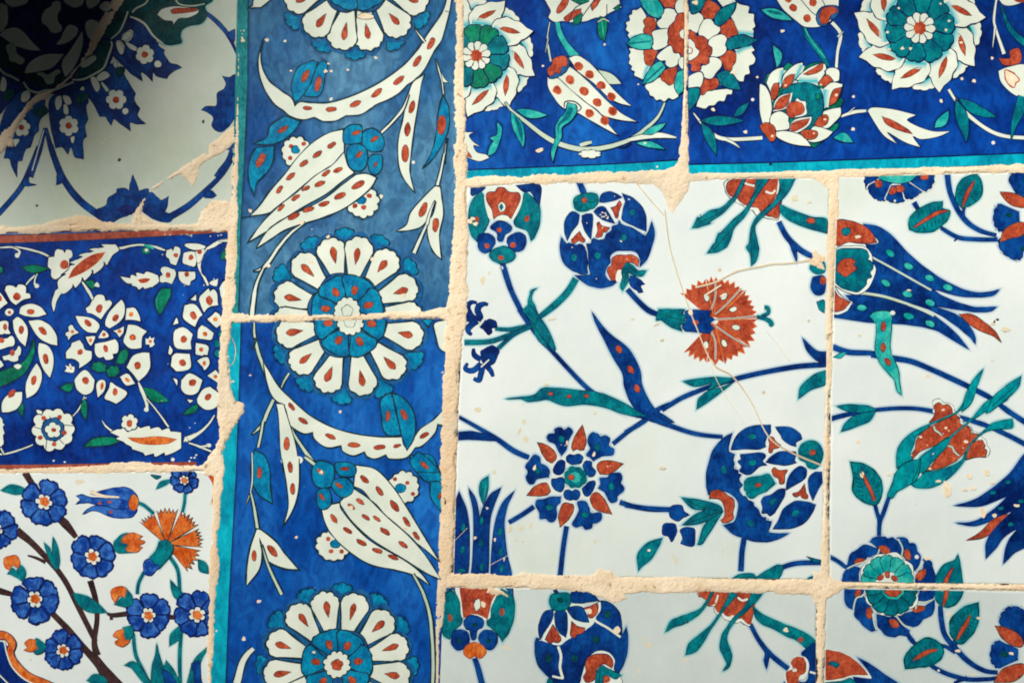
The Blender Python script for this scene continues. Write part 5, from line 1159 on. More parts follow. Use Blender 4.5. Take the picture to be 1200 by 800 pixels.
blob("190,575 215,560 260,560 272,580 268,640 265,700 283,745 297,785 300,825 308,871! 292,855 283,817 259,790 232,758 212,720 210,690 215,620 200,590", 'tl', 1.0, 'kg', halo=HT); seeds("240,615,85 240,693,85 257,748,60", 5.4, 2.8, 'r', .6); dot(275,565,3,2.6,0,'w')
frame(960,190,3.2); blob("52,730! 80,715 102,712! 80,735", 'tl', .6)
motif('painted_rosette', 'lower part of a blue rosette with red dots, cut by the top joint')
for a_,x,y in ((0,200,95),(0,305,115),(0,395,75)): pass
for (x, y, r1, an) in ((285,50,39,158),(285,30,43,128),(288,40,37,88),(292,30,40,52),(292,40,46,14)):
    petal(x, y, an, 14, r1, 14, 30, 'W', 5, 0, frm=True); petal(x, y, an, 15, r1-1.5, 12, 26, 'b', 5, .9, frm=True, halo=None)
seeds("222,82,50 302,100,0 395,55,0 275,108,-60", 5, 4, 'r', .6)
blob("210,45! 230,65 260,75 300,80 340,72 365,50 368,40!", 'tl', .9)
motif('painted_rosette', 'blue lobed flower with red pointed petals at the right edge')
for x,y,an in ((768,195,-80),(768,195,172),(775,215,110)): pass
petal(790,200,-100, 14,56, 12,34,'b',5,1.0,frm=True,halo=HB); petal(790,205,178,13,43,12,32,'b',5,1.0,frm=True,halo=HB); petal(800,225,130,18,50,12,34,'b',5,1.0,frm=True,halo=HB)
blob("678,112! 720,115 760,130 780,150 770,170 730,165 700,145", 'r', .8, 'kg', halo=None); blob("678,300! 690,260 720,235 760,225 780,240 760,275 720,285", 'r', .8, 'kg'); dot(710,198,4,2.6,0,'gd'); dot(768,325,4,3,0,'gd')
motif('painted_tulip', 'red-brown tulip with scalloped petals held in turquoise sepals')
frame(1030,460,6.154)
blob("400,150 395,100! 385,75 400,50 440,45 465,70 510,75 540,100 545,130! 585,170 580,200 610,210 620,235 665,250 680,275 720,290 725,310! 770,340 780,380 800,410 790,450 765,468! 760,440 690,300 560,160", 'W', .6, 'kg')
blob("360,215! 395,170 405,130 395,105 410,80 440,72 460,90 500,85 525,115 530,150! 460,190", 'r', .7, 'kg')
blob("225,470! 260,400 270,340 310,290 360,250 440,210 520,170 555,152! 580,190 580,215 610,240! 540,300 480,325 400,380 300,420 240,478", 'r', .8, 'kg'); blob("330,562! 380,520 440,440 500,350 560,290 625,240! 660,260 665,290 715,300! 690,350 640,400 590,460 540,500 440,545", 'r', .8, 'kg')
blob("630,480! 640,400 700,350 745,340! 765,380 755,400 778,420 765,462! 700,465", 'r', .8, 'kg')
stem("395,240 405,270 430,285 455,310", [2,2.6,2.6,2], 'wg', ol=.5); stem("485,380 525,390 545,425 580,455", [2,2.6,2.6,2], 'wg', ol=.5)
blob("130,540! 128,450 150,380 210,310 290,260 370,225! 340,260 270,310 250,370 225,440 240,475 190,500", 'tq', 1.0, 'gd', halo=HT); stem("365,225 440,195 520,160 570,140", [2.4,1.6,1.6,2.4], 'tq', ol=.6, olc='gd', halo=HT, hw=2)
blob("560,140! 600,90 620,40 640,-30! 690,-20 660,60 610,110", 'tq', .8, 'gd', halo=HT)
blob("290,560! 290,480 330,440 400,390 470,340 520,320! 500,370 430,450 370,510 335,560 310,575", 'tq', 1.0, 'gd', halo=HT); stem("510,325 560,280 630,225 680,180", [3,1.8,1.8,3], 'tq', ol=.6, olc='gd', halo=HT, hw=2)
blob("665,200! 700,150 760,80 840,20 920,-30! 930,40 870,80 800,120 740,150", 'tq', .8, 'gd', halo=HT)
blob("235,660! 290,620 330,570! 400,565 480,545 560,510 610,470 640,400! 625,470 560,560 490,620 420,665 340,685 270,680", 'tq', 1.0, 'gd', halo=HT); stem("630,430 660,370 720,310 770,270", [3,1.8,1.8,3.4], 'tq', ol=.6, olc='gd', halo=HT, hw=2)
blob("760,280! 790,240 850,210 960,190! 960,250 860,260 800,270", 'tq', .8, 'gd', halo=HT)
blob("62,735! 100,650 120,580 170,520 240,490 300,475! 290,560 270,620 230,655 170,690 130,710 98,755 70,750", 'tq', 1.1, 'gd', halo=HT); line("295,478 275,560 240,640", 1, 'gd')
frame(960,420,2.963); blob("495,185! 510,120 535,75 568,38! 550,90 530,150", 'tq', .8, 'gd', halo=HT); blob("580,190! 600,140 640,100 700,62! 690,100 650,140 600,180", 'tq', .9, 'gd', halo=HT); line("600,165 675,100", 1, 'gd')
seeds("430,178 440,240 352,272 510,288 385,382", 2.4, 2, 'ch'); seeds("320,335 430,260 500,310 375,300 395,330 470,345 450,250", .9, .7, 'ch')
motif('painted_tulip', 'blue and red blades of a tulip cut by the right edge')
blob("470,510! 540,490 600,450 660,400 720,330 720,440 640,480 560,510", 'b', .9, 'bd', halo=HB); blob("475,570! 540,565 610,520 670,460 730,400 730,490 640,540 560,575 520,578", 'b', .9, 'bd', halo=HB)
blob("510,630! 560,600 600,560 650,540 660,548! 620,590 570,620", 'r', .8, 'kg'); blob("580,690! 580,640 610,590 660,540 730,490 730,560 650,610 610,660", 'b', .9, 'bd', halo=HB); blob("640,710! 650,650 680,600 730,560 730,640 680,670", 'b', .9, 'bd', halo=HB)
seeds("603,465 655,428 630,520 665,575 700,495", 3.4, 2.2, 't', .5)
motif('painted_rosette', 'upper half of a blue rosette with a bright turquoise centre')
def half_rosette(cx, cy, a0, a1, n, R, c, halo):
    st = (a1-a0)/n; f = tuple(FR); frame(0,0,1)
    for i in range(n):
        a = a0+st*(i+.5); petal(cx, cy, a, R*.45, R*1.0, R*.36, R*.74, 'W', 5, 0, depth=.08)
        petal(cx, cy, a+3, R*.45, R*1.0, R*.33, R*.67, 'b', 5, 1.1, 'bd', depth=.12, halo=None)
        ar = math.radians(a+3); dotpx(cx+math.cos(ar)*R*.68, cy+math.sin(ar)*R*.68, 5.4, 7.4, a+8, 'r', .6)
    lobed(cx, cy, R*.60, R*.60, 0, 11, .08, 'W', 0); 
    for i in range(11): petal(cx, cy, 360/11*i+a0, R*.18, R*.56, R*.08, R*.30, c, 1, 1.0, 'kg')
    lobed(cx, cy, R*.2, R*.2, 0, 7, .2, 'w', .6); frame(*f)
frame(970,615,5.714)
for p, q in (("98,365! 110,320 140,290 180,278 215,290! 205,330 210,395! 95,395", None), ("130,285! 140,230 160,190 200,165 230,140 270,135 310,150 345,160! 320,200 270,215 240,240! 200,262", "175,245! 200,222 250,228 230,252 190,265"),
             ("285,110! 310,85 370,78 400,90 440,88 470,115 500,150 495,200! 470,215 440,190 400,180 330,190! 345,160", "340,150 370,135 410,155 415,185 370,188"), ("465,85! 520,88 545,120 585,130 600,180 620,210 610,260 590,302! 560,290 540,250 510,205! 490,130", "515,170 535,160 555,195 552,235 530,225 512,205"),
             ("640,230! 690,245 700,290 718,330 715,395! 600,395 590,360! 610,310 640,290", "590,350 600,320 650,292 655,330 620,370")):
    blob(p, 'b', 1.1, 'bd', halo=HB)
    if q: blob(q, 'r', .6, 'kg')
for s_ in ("130,290 190,262 245,245 275,215", "345,160 335,190 300,212", "470,90 500,150 495,205", "590,302 625,280 640,240"): line(s_, 1.6, 'wg')
lobed(398, 370, 33.5, 33, -12, 9, .07, 'W', .5, 'kg')
for a_ in (-176,-148,-118,-90,-60,-31,-4): petal(398, 375, a_, 9, 31, 6, 17, 'tl', 2, 1.0, 'gd', frm=True, depth=.12)
lobed(398, 378, 13, 12, 0, 9, .12, 'w', .6); seeds("352,350,-40 397,330,90 445,355,40", 4.2, 2.8, 'r', .5)
motif('bare_chip')
frame(960,420,2.963); seeds("378,62,10,0 240,402 445,455,80 413,425 600,432 580,395,80 505,455 537,450 565,535,60 608,545 377,692 685,510 522,408 135,288,0", 3.6, 2.6, 'ch'); dot(445,455,8.5,4.4,85,'ch'); dot(568,535,8.5,3.6,62,'ch'); dot(582,395,5.4,4.2,80,'ch')
frame(960,190,3.2); seeds("655,600,-60 692,630,40 668,590,0", 2.4, 1.3, 'dk'); seeds("650,606 698,626", 4, 2.4, 'st'); seeds("650,745 150,650 145,280", 3, 2, 'st')

# ================================================================ bottom centre white tile
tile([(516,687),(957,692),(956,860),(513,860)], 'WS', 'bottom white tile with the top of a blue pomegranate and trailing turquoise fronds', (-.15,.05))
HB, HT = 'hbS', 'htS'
motif('painted_stem'); frame(510,660,4.444)
stem("615,120 625,140 640,160", [4,4,4], 'bd'); stem("205,490 225,550 245,630", [5,6,6.4], 'b', halo=HB); blob("580,640! 590,600 612,585! 620,600 640,640", 't', halo=HT)
frame(760,660,5.4545); stem("650,385 700,480 760,560 820,615 895,672", [4,4.6,5.4,5.4,5], 'b', halo=HB); blob("735,550! 745,580 738,620 755,672! 765,630 770,580", 'b', halo=HB)
motif('painted_tulip', 'fanned flower with red heart between two dark green sepals')
frame(510,660,4.444)
blob("35,160! 55,120 75,115 130,115 110,150 90,130 60,150", 's', 1); blob("360,115! 400,120 405,190! 385,150", 's', 1)
blob("38,260 40,200 60,160 85,140! 120,180 138,260 135,310 100,350 75,392! 45,370 30,310", 't', 1.2, 'gd', halo=HT); blob("345,135! 390,160 410,200 408,280 385,350 350,402! 330,370 290,330 272,310 290,230 320,170", 't', 1.2, 'gd', halo=HT)
blob("115,115 320,115 325,150 290,230 275,290 150,290 130,200", 'W', 0); blob("130,130 160,105 200,118 240,100 290,125 312,150 290,200 270,285! 230,265 190,260 150,280! 140,200", 'r', .9, 'rb'); blob("210,190! 230,185 235,225 212,248! 202,215", 'w', .7, 'k'); blob("240,195! 262,205 258,228 240,220", 'ch', 0)
blob("150,300 180,270 225,275 252,300 245,330 220,345 210,390 188,390 182,350 160,335", 'b', .9, halo=HB); blob("85,380 100,350 140,345 172,365 175,410 150,440 115,448 88,420", 'b', .9, halo=HB); blob("228,380 250,350 290,348 320,370 322,410 295,445 262,440 235,410", 'b', .9, halo=HB)
blob("148,460 165,425 205,410 245,425 265,460 235,492 205,480 175,492", 'o', .9, 'rb'); seeds("205,318 128,402 278,400", 3, 2.6, 'gd'); dot(78,282,2.6,4.6,0,'rb'); dot(348,252,3,4.4,10,'rb')
motif('painted_pomegranate', 'upper part of a blue pomegranate with red crown and teal knob')
blob("525,390 520,440 530,510 570,570 610,605 650,640 900,640 960,560 995,480 1003,400 995,330! 980,360 965,388! 900,340 830,290 760,310 700,370 660,420 600,410 545,395!", 'b', 1.1, 'k', halo=HB)
line("640,430 655,480 650,540 665,595", 3, 'w'); line("610,585 640,592 668,596", 2.4, 'w')
blob("620,245! 560,390 545,395 640,425 690,395 790,340 830,290 760,210 700,215 690,240", 'W', 0)
blob("570,250 615,235! 610,290 570,350 545,395! 538,330 550,285", 'b', .9, 'k'); blob("628,250 680,250 688,320 680,385! 645,355 625,310", 'b', .9, 'k'); blob("690,230 760,225 790,270 800,305! 760,300 715,280", 'b', .9, 'k'); blob("705,150! 760,142 820,160 850,190! 800,200 740,205 705,195", 'b', .9, 'k')
blob("850,195! 900,200 950,240 970,300 968,370! 930,360 850,300 830,285! 850,240", 'b', 1, 'k'); line("855,200 855,240 830,290 900,335 965,382", 2.6, 'w')
blob("572,395! 595,350 612,318! 640,360 655,395 640,410 615,405 600,415", 'r', .8); blob("710,300! 740,325 778,335! 770,360 740,368 725,388! 705,370", 'r', .8); blob("765,230! 800,225 842,205! 845,250 820,280 800,275 790,240", 'r', .8); blob("785,240 810,235 815,255 800,262", 'ch', 0)
blob("595,200 605,165 640,155 690,155 705,190 690,230 650,245 610,235", 't', 1.1, 'gd', halo=HT); dot(650,190,4,3,20,'gd'); 
blob("760,600 770,560 790,500 840,455 900,460 935,500 930,550 960,580 960,640 770,640", 'W', .7); blob("772,590 785,560 782,520 800,485 850,470 900,475 925,510 920,545! 880,520 840,550 830,600 790,618", 'r', .9); dot(880,600,7,5,0,'r')
blob("840,560! 870,530 900,545 965,580! 940,600 880,580 870,640 835,640", 't', .9, 'gd', halo=HT); line("860,560 850,620", .8, 'kg')
seeds("898,262 835,395 725,492 590,490", 4, 4.6, 'gd', .8, 'bd'); blob("930,340 950,325 965,345 950,365 930,360", 'ch', 0)
motif('painted_saw_leaf', 'red-brown lobed flower with four turquoise fronds')
frame(760,660,5.4545)
blob("315,185 340,160 660,160 655,380 620,390 590,370! 560,380 540,360! 510,365 480,350 470,330! 440,325 420,300 425,270! 390,270 370,260 375,235! 345,215 325,210", 'W', .8, 'kg'); blob("322,185 340,165 655,165 655,370 630,378 600,350 570,345 550,325! 520,335 490,325 470,300 450,310 430,290 430,250! 400,265 380,262 375,240 345,212 325,205", 'r', .8, 'rb')
line("430,250 445,200", 2, 'w'); line("570,215 600,235 635,225", 2.4, 'w'); line("530,330 545,350", 2, 'w')
for s in ("400,180! 370,240 330,290 260,320 190,345 140,370 110,435! 160,405 230,380 300,340 350,290 385,240 420,180!","520,185! 490,250 450,320 400,390 330,450 260,510 240,580! 300,560 350,500 390,430 430,370 480,300 530,240 570,195!","660,185! 640,230 590,300 540,350 500,410 470,460 458,540 480,590 500,640 480,682! 510,660 530,600 520,540 500,490 510,430 560,360 620,310 690,240 725,195!","665,270! 720,320 780,350 860,385 950,420 1020,455 1080,505! 1010,540! 950,490 880,460 800,415 720,380 680,330"):
    blob(s, 't', .9, 'gd', halo=HT)
dot(878,425,4,3,20,'ch'); dot(972,485,3.4,3,0,'rb'); seeds("248,374", 1.4,1.2,'dk'); line("395,395 340,470", .7, 'kg')
motif('painted_flower', 'blue and red flower cut by the right joint')
blob("980,575 1020,535 1085,520 1085,790 870,790 900,740 1000,760 1025,700 1010,620", 'b', 1, 'bd', halo=HB); blob("870,705 900,680 915,620 960,590 1005,600 1025,640 1020,690 1000,730 960,745 960,790 890,790", 'W', 0); blob("880,702 925,672 912,630 940,600 985,600 1003,640 1000,690 960,720 950,790 900,790", 'r', .9, 'rb'); dot(933,680,2.8,2,0,'w'); line("1030,690 1085,705", 2.4, 'w')
motif('glaze_stain'); seeds("235,612,0 5,520,80", 4, 2.6, 'st'); frame(510,660,4.444); seeds("1085,395,60 1105,425,60 1062,555,80 372,438,0", 4, 1.8, 'st')

# ================================================================ bottom right white tile
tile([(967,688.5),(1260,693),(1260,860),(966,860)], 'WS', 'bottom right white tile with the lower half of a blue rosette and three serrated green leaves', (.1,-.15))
frame(940,620,4.446)
motif('painted_stem')
stem("540,530 570,575 600,605", [5,5,4], 'b', halo=HB); stem("720,395 725,470 745,550 800,620 870,690 950,735 1020,745", [5,5.4,5.6,6,5.4,4.6,4], 'b', halo=HB); stem("795,625 795,590 800,570", [5,5,4], 'b', halo=HB); stem("720,600 760,615 800,640", [3,4,4], 'b', halo=HB); stem("660,700 740,745 850,778 950,780 1020,772", [4.4,4.6,4.6,4.4,4], 'b', halo=HB)
stem("790,800 860,770", [3,4], 'b')
def saw(s, mid, n1=None):
    motif('painted_leaf'); blob(s, 't', 1.6, 'gd', halo=HT); stem(mid, [2,5.6,5.6,2], 'r', ol=.8, olc='kg')
saw("690,330! 690,300 700,260 830,260 835,320 815,370 770,400 730,398 700,370", "735,400 748,350 755,310 762,270")
saw("772,530 775,480 800,440 850,400 915,385! 918,440 910,500 880,550 840,590 810,592! 785,560", "805,575 830,530 855,490 875,445")
saw("540,722! 535,670 560,630 590,600 640,568 690,575 725,605 735,640 715,680 670,705 600,715", "580,680 620,655 660,635 705,625")
for q in range(6): line(f"{782+q*20},{470-q*13} {795+q*17},{482-q*10}", 1.1, 'gd'); line(f"{905-q*10},{470+q*18} {888-q*9},{466+q*16}", 1.1, 'gd'); line(f"{560+q*26},{635-q*9} {572+q*24},{650-q*8}", 1.1, 'gd')
motif('painted_rosette', 'lower half of a blue rosette with a dark teal centre')
frame(970,615,5.714)
for p, q in (("120,395! 240,395 235,450! 200,480 180,520 165,558! 130,540 115,490", "185,445 215,425 222,460 195,480 182,470"), ("185,500 240,480! 290,560 300,600 325,700! 290,705 240,670 215,640 185,610 180,560", "258,570 280,545 300,580 290,625 262,615"),
             ("330,600! 400,615 450,620 500,670 545,705! 530,735 480,732 440,745 390,735 360,700 335,670", "410,635 440,628 470,650 475,680 440,685 420,665"), ("475,610! 540,585 600,570 660,540 712,500! 710,560 690,600 640,625 610,660 560,678 510,665", "570,560 600,538 650,545 640,570 600,582 575,578"),
             ("600,500! 620,440 620,395 720,395! 715,450 700,490 640,512", "630,420 665,415 670,432 640,442")):
    blob(p, 'b', 1.1, 'bd', halo=HB); blob(q, 'r', .6, 'kg')
for s_ in ("235,475 190,490 172,560", "300,590 310,650 325,700", "465,615 510,668 560,685", "590,560 600,515 650,515 700,500"): line(s_, 1.8, 'wg')
lobed(428, 430, 33, 31, 12, 9, .07, 'W', .5, 'kg')
for a_ in (-4, 28, 60, 94, 128, 160, 186): petal(428, 432, a_, 9, 30, 7, 18, 't', 2, 1.5, 'gd', frm=True, depth=.12)
lobed(435, 432, 14, 12, 0, 8, .1, 'tl', .8, 'gd'); lobed(435, 434, 10.5, 8, 0, 8, .1, 'r', .8, 'kg')
frame(940,620,4.446)
motif('painted_rosette', 'blue lobed flower with dark red petals at the right edge')
petal(1180,640,-115,12,58,12,32,'b',5,1.1,'bd',frm=True,halo=HB); petal(1175,650,180,12,44,12,32,'b',5,1.1,'bd',frm=True,halo=HB)
blob("1005,502! 1060,510 1120,540 1150,580 1140,610 1090,600 1040,560", 'r', 1, 'kg'); blob("1000,795! 1030,740 1080,710 1150,700 1160,740 1100,790", 'r', 1, 'kg'); dot(1055,650,5,3.4,0,'gd'); dot(1090,645,3,2,0,'ch')
motif('painted_tulip', 'top of a red and blue tulip cut by the bottom of the view')
blob("100,635 160,628 230,650 290,690 340,740 365,775! 260,765 180,790 100,780", 'W', 0); blob("290,668! 350,700 420,750 500,800 520,830 300,830 270,770! 360,780 350,740", 'b', 1, 'bd', halo=HB); blob("105,640 170,635 240,660 300,705 340,755! 260,755 190,775 105,770", 'r', 1, 'rb'); blob("135,700 155,685 170,690 195,700 180,720 165,712", 't', .6); blob("105,800 200,790 250,775 280,800 290,840 105,840", 't', .8)
motif('glaze_stain'); seeds("920,462,30 760,445,0 890,755,0 765,440,60", 2.8, 1.8, 'st'); seeds("812,632,0", 2.6,2,'ch')
done()

# ================================================================ mortar: one height field that wells up between the tiles
ST = 0.8                                                # plan px between samples
gx = np.arange(-50, 1251, ST); gy = np.arange(-50, 851, ST)
X, Y = np.meshgrid(gx, gy)
rng = np.random.default_rng(5)
def vnoise(sc_, seed):
    r = np.random.default_rng(seed); nx = int(1400/sc_)+4; ny = int(1000/sc_)+4; g = r.random((ny, nx))
    u = (X+60)/sc_; v = (Y+60)/sc_; i = u.astype(int); j = v.astype(int); fu = u-i; fv = v-j
    fu = fu*fu*(3-2*fu); fv = fv*fv*(3-2*fv)
    return (g[j, i]*(1-fu)*(1-fv)+g[j, i+1]*fu*(1-fv)+g[j+1, i]*(1-fu)*fv+g[j+1, i+1]*fu*fv)*2-1
n24 = vnoise(24, 1); n9 = vnoise(9, 2); n4 = vnoise(4, 3); n2 = vnoise(2, 4); n12 = vnoise(1.2, 6); n60 = vnoise(60, 8)
sdf = np.full(X.shape, 40.0)
def joint(s):
    """polyline of x,y,halfwidth"""
    global sdf
    p = [tuple(float(q) for q in t.split(',')) for t in s.split()]
    for a, b in zip(p, p[1:]):
        dx, dy = b[0]-a[0], b[1]-a[1]; L2 = dx*dx+dy*dy+1e-9
        t = np.clip(((X-a[0])*dx+(Y-a[1])*dy)/L2, 0, 1)
        d = np.hypot(X-a[0]-t*dx, Y-a[1]-t*dy)-(a[2]+(b[2]-a[2])*t)
        sdf = np.minimum(sdf, d)
def patch(s):
    global sdf
    p = [tuple(float(q) for q in t.split(',')) for t in s.split()]; n = len(p)
    d = np.full(X.shape, 1e9); ins = np.zeros(X.shape, bool)
    for i in range(n):
        a, b = p[i], p[(i+1) % n]; dx, dy = b[0]-a[0], b[1]-a[1]
        t = np.clip(((X-a[0])*dx+(Y-a[1])*dy)/(dx*dx+dy*dy+1e-9), 0, 1); d = np.minimum(d, np.hypot(X-a[0]-t*dx, Y-a[1]-t*dy))
        c = ((a[1] > Y) != (b[1] > Y)) & (X < dx*(Y-a[1])/(dy if abs(dy) > 1e-9 else 1e-9)+a[0]); ins ^= c
    sdf = np.minimum(sdf, np.where(ins, -d, d))
# vertical joint left of the border
joint("281,-60,2.5 280.5,30,2.5 279,100,2.2 278,160,3 276,200,4.5 274,250,5.5 272,300,5.5 269,345,6.5 266,375,6.5 262,410,6 262,440,8 264,470,10 264,500,8 261,515,6 257,530,4.5 256,560,5 253,600,4 251,660,4.5 248,720,3.5 246,800,3 244,860,3")
patch("279,32 289,33 289,52 280,52"); patch("268,455 276,470 287,473 286,482 277,494 268,503 255,505"); patch("255,515 262,510 260,548 232,548 244,536"); patch("240,548 262,530 262,560 236,556")
patch("236,248 250,236 268,234 275,252 273,272 228,270")
# horizontal joints on the left
joint("-60,271.5,4 20,270,3.8 60,267.5,5 110,266,5 150,266,3.2 200,266,3.2 268,265,3.6")
patch("50,266 65,257 90,252 118,260 125,267")
joint("-60,551.5,3.4 40,551,4 130,549,5 200,549,4.5 256,548,4.5"); patch("120,548 130,542 160,540 195,544 205,549")
# border cross joint
joint("268,372,5 300,373,4.8 340,372,5.4 400,370,4.6 450,369,4.4 500,369,5.4 530,366,6"); patch("510,371 524,378 535,378 535,355 527,360")
# vertical joint right of the border
joint("540,-60,6.5 539,60,6.5 539,120,6 540,200,7 540,280,9 537,340,10 533,380,10 528,440,8.5 526,500,8 525,560,8.5 523,620,8 522,660,9 516,700,5 513,750,4 511,860,4")
patch("528,345 548,330 546,375 540,420 536,420")
# joint under the top tiles
joint("541,215,6 600,212,5 660,209,5.5 720,209,6 780,208,8 806,207,6.5 860,206,4.6 920,204.5,4.6 980,203.5,5 1040,201.5,4.6 1120,199.5,4.2 1260,195.5,4.2")
patch("790,196 800,176 806,190 812,205 806,225 795,240 788,250 780,240 775,225 765,215 752,212 770,203"); patch("935,203 985,200 985,260 978,262 970,225 955,212")
joint("804,-60,1.4 803.5,90,1.5 803,110,2.6 802,140,4 802,170,5 802,200,6")
# vertical joint between the white tiles
joint("977,205,7 976,240,5.5 973,280,5.5 972,330,4 971,400,3.6 969,470,3.6 968,540,2.6 967,600,2.6 966,640,3.4 966,670,5 965,690,8 963,720,5 962,760,2.4 961,860,2.2")
patch("945,302 955,295 968,300 968,318 950,312"); patch("951,667 985,683 970,700 965,715 958,712 955,695"); patch("940,684 1000,682 978,697 960,712 952,700")
# horizontal joint under the white tiles
joint("520,681,8 560,680.5,8.5 600,681,8.5 640,681,8.5 690,684,8.5 720,687,9 770,686,8.5 830,685.5,8 900,687.5,7.5 960,688,8 1000,685,3 1040,685.5,2.2 1090,686.5,2.4 1150,688,2.6 1260,690,2.8")
patch("590,678 612,669 625,672 625,680"); patch("686,680 700,668 716,668 722,684 735,700 718,705 700,698 690,692"); patch("1090,684 1112,684 1116,690 1104,692"); patch("517,674 540,670 545,684 520,690")
patch("572,686 590,690 595,698 570,694")
# plaster in the crack of the upper left tile
joint("-20,190,5 0,172,5 14,152,4 28,132,3 42,116,3.4 58,109,2.2 78,94,1.5 92,78,2.6 105,62,4 112,46,5 122,28,6.5 134,8,7 146,-12,8")
joint("240,184,4 222,196,4.5 205,205,3.4 192,212,1.8 178,222,1.4 167,236,1.6 162,250,2.4 158,262,4"); patch("158,264 160,250 168,252 186,262"); patch("203,202 225,188 244,180 244,168 276,146 277,166 262,180 240,190 232,198 226,222 222,210 212,206")
joint("277,140,2 278,165,2.4 277,200,3")
# small splashes
for x, y, r_ in ((228,216,1.4),(12,168,3)): sdf = np.minimum(sdf, np.hypot(X-x, Y-y)-r_)
sd_ = sdf+n24*1.4+n9*1.3+n4*1.0+n2*.7+n12*.3
depth = -sd_
lump = .9+n24*.30+n9*.28
h = np.where(depth > 0, 1.15*(1-np.exp(-depth/1.15))*lump+.22*np.clip(depth-1.5, 0, 4)*.3, depth*1.3)
inside = np.clip(depth/1.2, 0, 1)
h += inside*(n4*.26+n2*.26+n12*.20+n9*.15)
# pores and small cracks
pore = (n4+n9*.6 > .98) & (depth > 1.8); h -= pore*.7*np.clip((n4+n9*.6-.98)*4, 0, 1)
h = np.maximum(h, -4.5)
# drag the face a little below the tile where the joint is sunk, keeps real gaps along some arrises
gap = (np.abs(sd_+.4) < .8) & (n24 > .25) & (n60 > -.1); h -= gap*1.0
keep = depth > -2.4
kf = keep[:-1, :-1] & keep[1:, :-1] & keep[:-1, 1:] & keep[1:, 1:]
idx = -np.ones(X.shape, int); used = np.zeros(X.shape, bool)
used[:-1, :-1] |= kf; used[1:, :-1] |= kf; used[:-1, 1:] |= kf; used[1:, 1:] |= kf
idx[used] = np.arange(used.sum())
co = np.stack([(X[used]-600)*U, (400-Y[used])*U, h[used]*U], 1)
a, b, c, d = idx[:-1, :-1][kf], idx[1:, :-1][kf], idx[1:, 1:][kf], idx[:-1, 1:][kf]
faces = np.stack([a, b, c, d], 1)
me = bpy.data.meshes.new('mortar')
me.vertices.add(len(co)); me.vertices.foreach_set('co', co.astype(np.float32).ravel())
me.loops.add(faces.size); me.loops.foreach_set('vertex_index', faces.astype(np.int32).ravel())
me.polygons.add(len(faces)); me.polygons.foreach_set('loop_start', (np.arange(len(faces))*4).astype(np.int32)); 
me.polygons.foreach_set('use_smooth', np.ones(len(faces), bool))
me.update(calc_edges=True); me.validate()
m = bpy.data.materials.new('crumbly_beige_mortar'); m.use_nodes = True; t = m.node_tree; bs = t.nodes['Principled BSDF']
geo = t.nodes.new('ShaderNodeNewGeometry')
col = mix(t, noise_fac(t, geo, 40, .35, .68, 6), srgb(232,210,176), srgb(244,226,198))
col = mix(t, noise_fac(t, geo, 9, .50, .68, 3), col, srgb(228,200,164))
col = mix(t, noise_fac(t, geo, 420, .60, .72, 3), col, srgb(206,174,136))
col = mix(t, noise_fac(t, geo, 26, .66, .76, 4, None, 9.0), col, srgb(206,166,130))
col = mix(t, noise_fac(t, geo, 14, .56, .72, 6, None, 21.0), col, srgb(214,200,176))
col = mix(t, noise_fac(t, geo, 120, .64, .70, 5, None, 4.0), col, srgb(176,150,120))
t.links.new(col, bs.inputs['Base Color']); bs.inputs['Roughness'].default_value = .95; bs.inputs['Specular IOR Level'].default_value = .1
nn = t.nodes.new('ShaderNodeTexNoise'); nn.inputs['Scale'].default_value = 900; nn.inputs['Detail'].default_value = 4; t.links.new(geo.outputs['Position'], nn.inputs['Vector'])
bp = t.nodes.new('ShaderNodeBump'); bp.inputs['Distance'].default_value = .0006; bp.inputs['Strength'].default_value = .8
t.links.new(nn.outputs['Fac'], bp.inputs['Height']); t.links.new(bp.outputs['Normal'], bs.inputs['Normal'])
me.materials.append(m)
mo = bpy.data.objects.new('mortar', me); COL.objects.link(mo); mo.parent = wall; mo['kind'] = 'stuff'

# rough bed behind everything, closes the wall
bm = bmesh.new(); 
bmesh.ops.create_cube(bm, size=1.0); bmesh.ops.scale(bm, vec=(1600*U, 1200*U, .06), verts=bm.verts[:]); bmesh.ops.translate(bm, vec=(0, 0, -.0085-.03), verts=bm.verts[:])
me = bpy.data.meshes.new('mortar_bed'); bm.to_mesh(me); bm.free(); me.materials.append(m)
o = bpy.data.objects.new('mortar_bed', me); COL.objects.link(o); o.parent = wall

# ================================================================ what shades the upper left corner: an added lantern shape, outside the view
def metal_mat():
    m = bpy.data.materials.new('blocker_bronze'); m.use_nodes = True; t = m.node_tree; b = t.nodes['Principled BSDF']  # dark metal shared by the added light blockers
    g = t.nodes.new('ShaderNodeNewGeometry')
    t.links.new(mix(t, noise_fac(t, g, 30, .3, .7, 5), (.03,.02,.012,1), (.07,.05,.03,1)), b.inputs['Base Color']); b.inputs['Roughness'].default_value = .55; b.inputs['Metallic'].default_value = .6
    return m
def lathe(name, prof, mat, parent, seg=24):
    bm = bmesh.new(); rows = []
    for r, z in prof: rows.append([bm.verts.new((r*math.cos(2*math.pi*i/seg), r*math.sin(2*math.pi*i/seg), z)) for i in range(seg)])
    for a, b in zip(rows, rows[1:]):
        for i in range(seg):
            f = bm.faces.new((a[i], a[(i+1) % seg], b[(i+1) % seg], b[i])); f.smooth = True
    bm.faces.new(rows[0][::-1]); bm.faces.new(rows[-1])
    me = bpy.data.meshes.new(name); bm.to_mesh(me); bm.free(); me.materials.append(mat)
    o = bpy.data.objects.new(name, me); COL.objects.link(o); o.parent = parent
    return o
LD = .85                                                 # metres in front of the wall
k_ = LD/-SUN_TO.y
lant = bpy.data.objects.new('sun_blocker_lantern', None); COL.objects.link(lant)
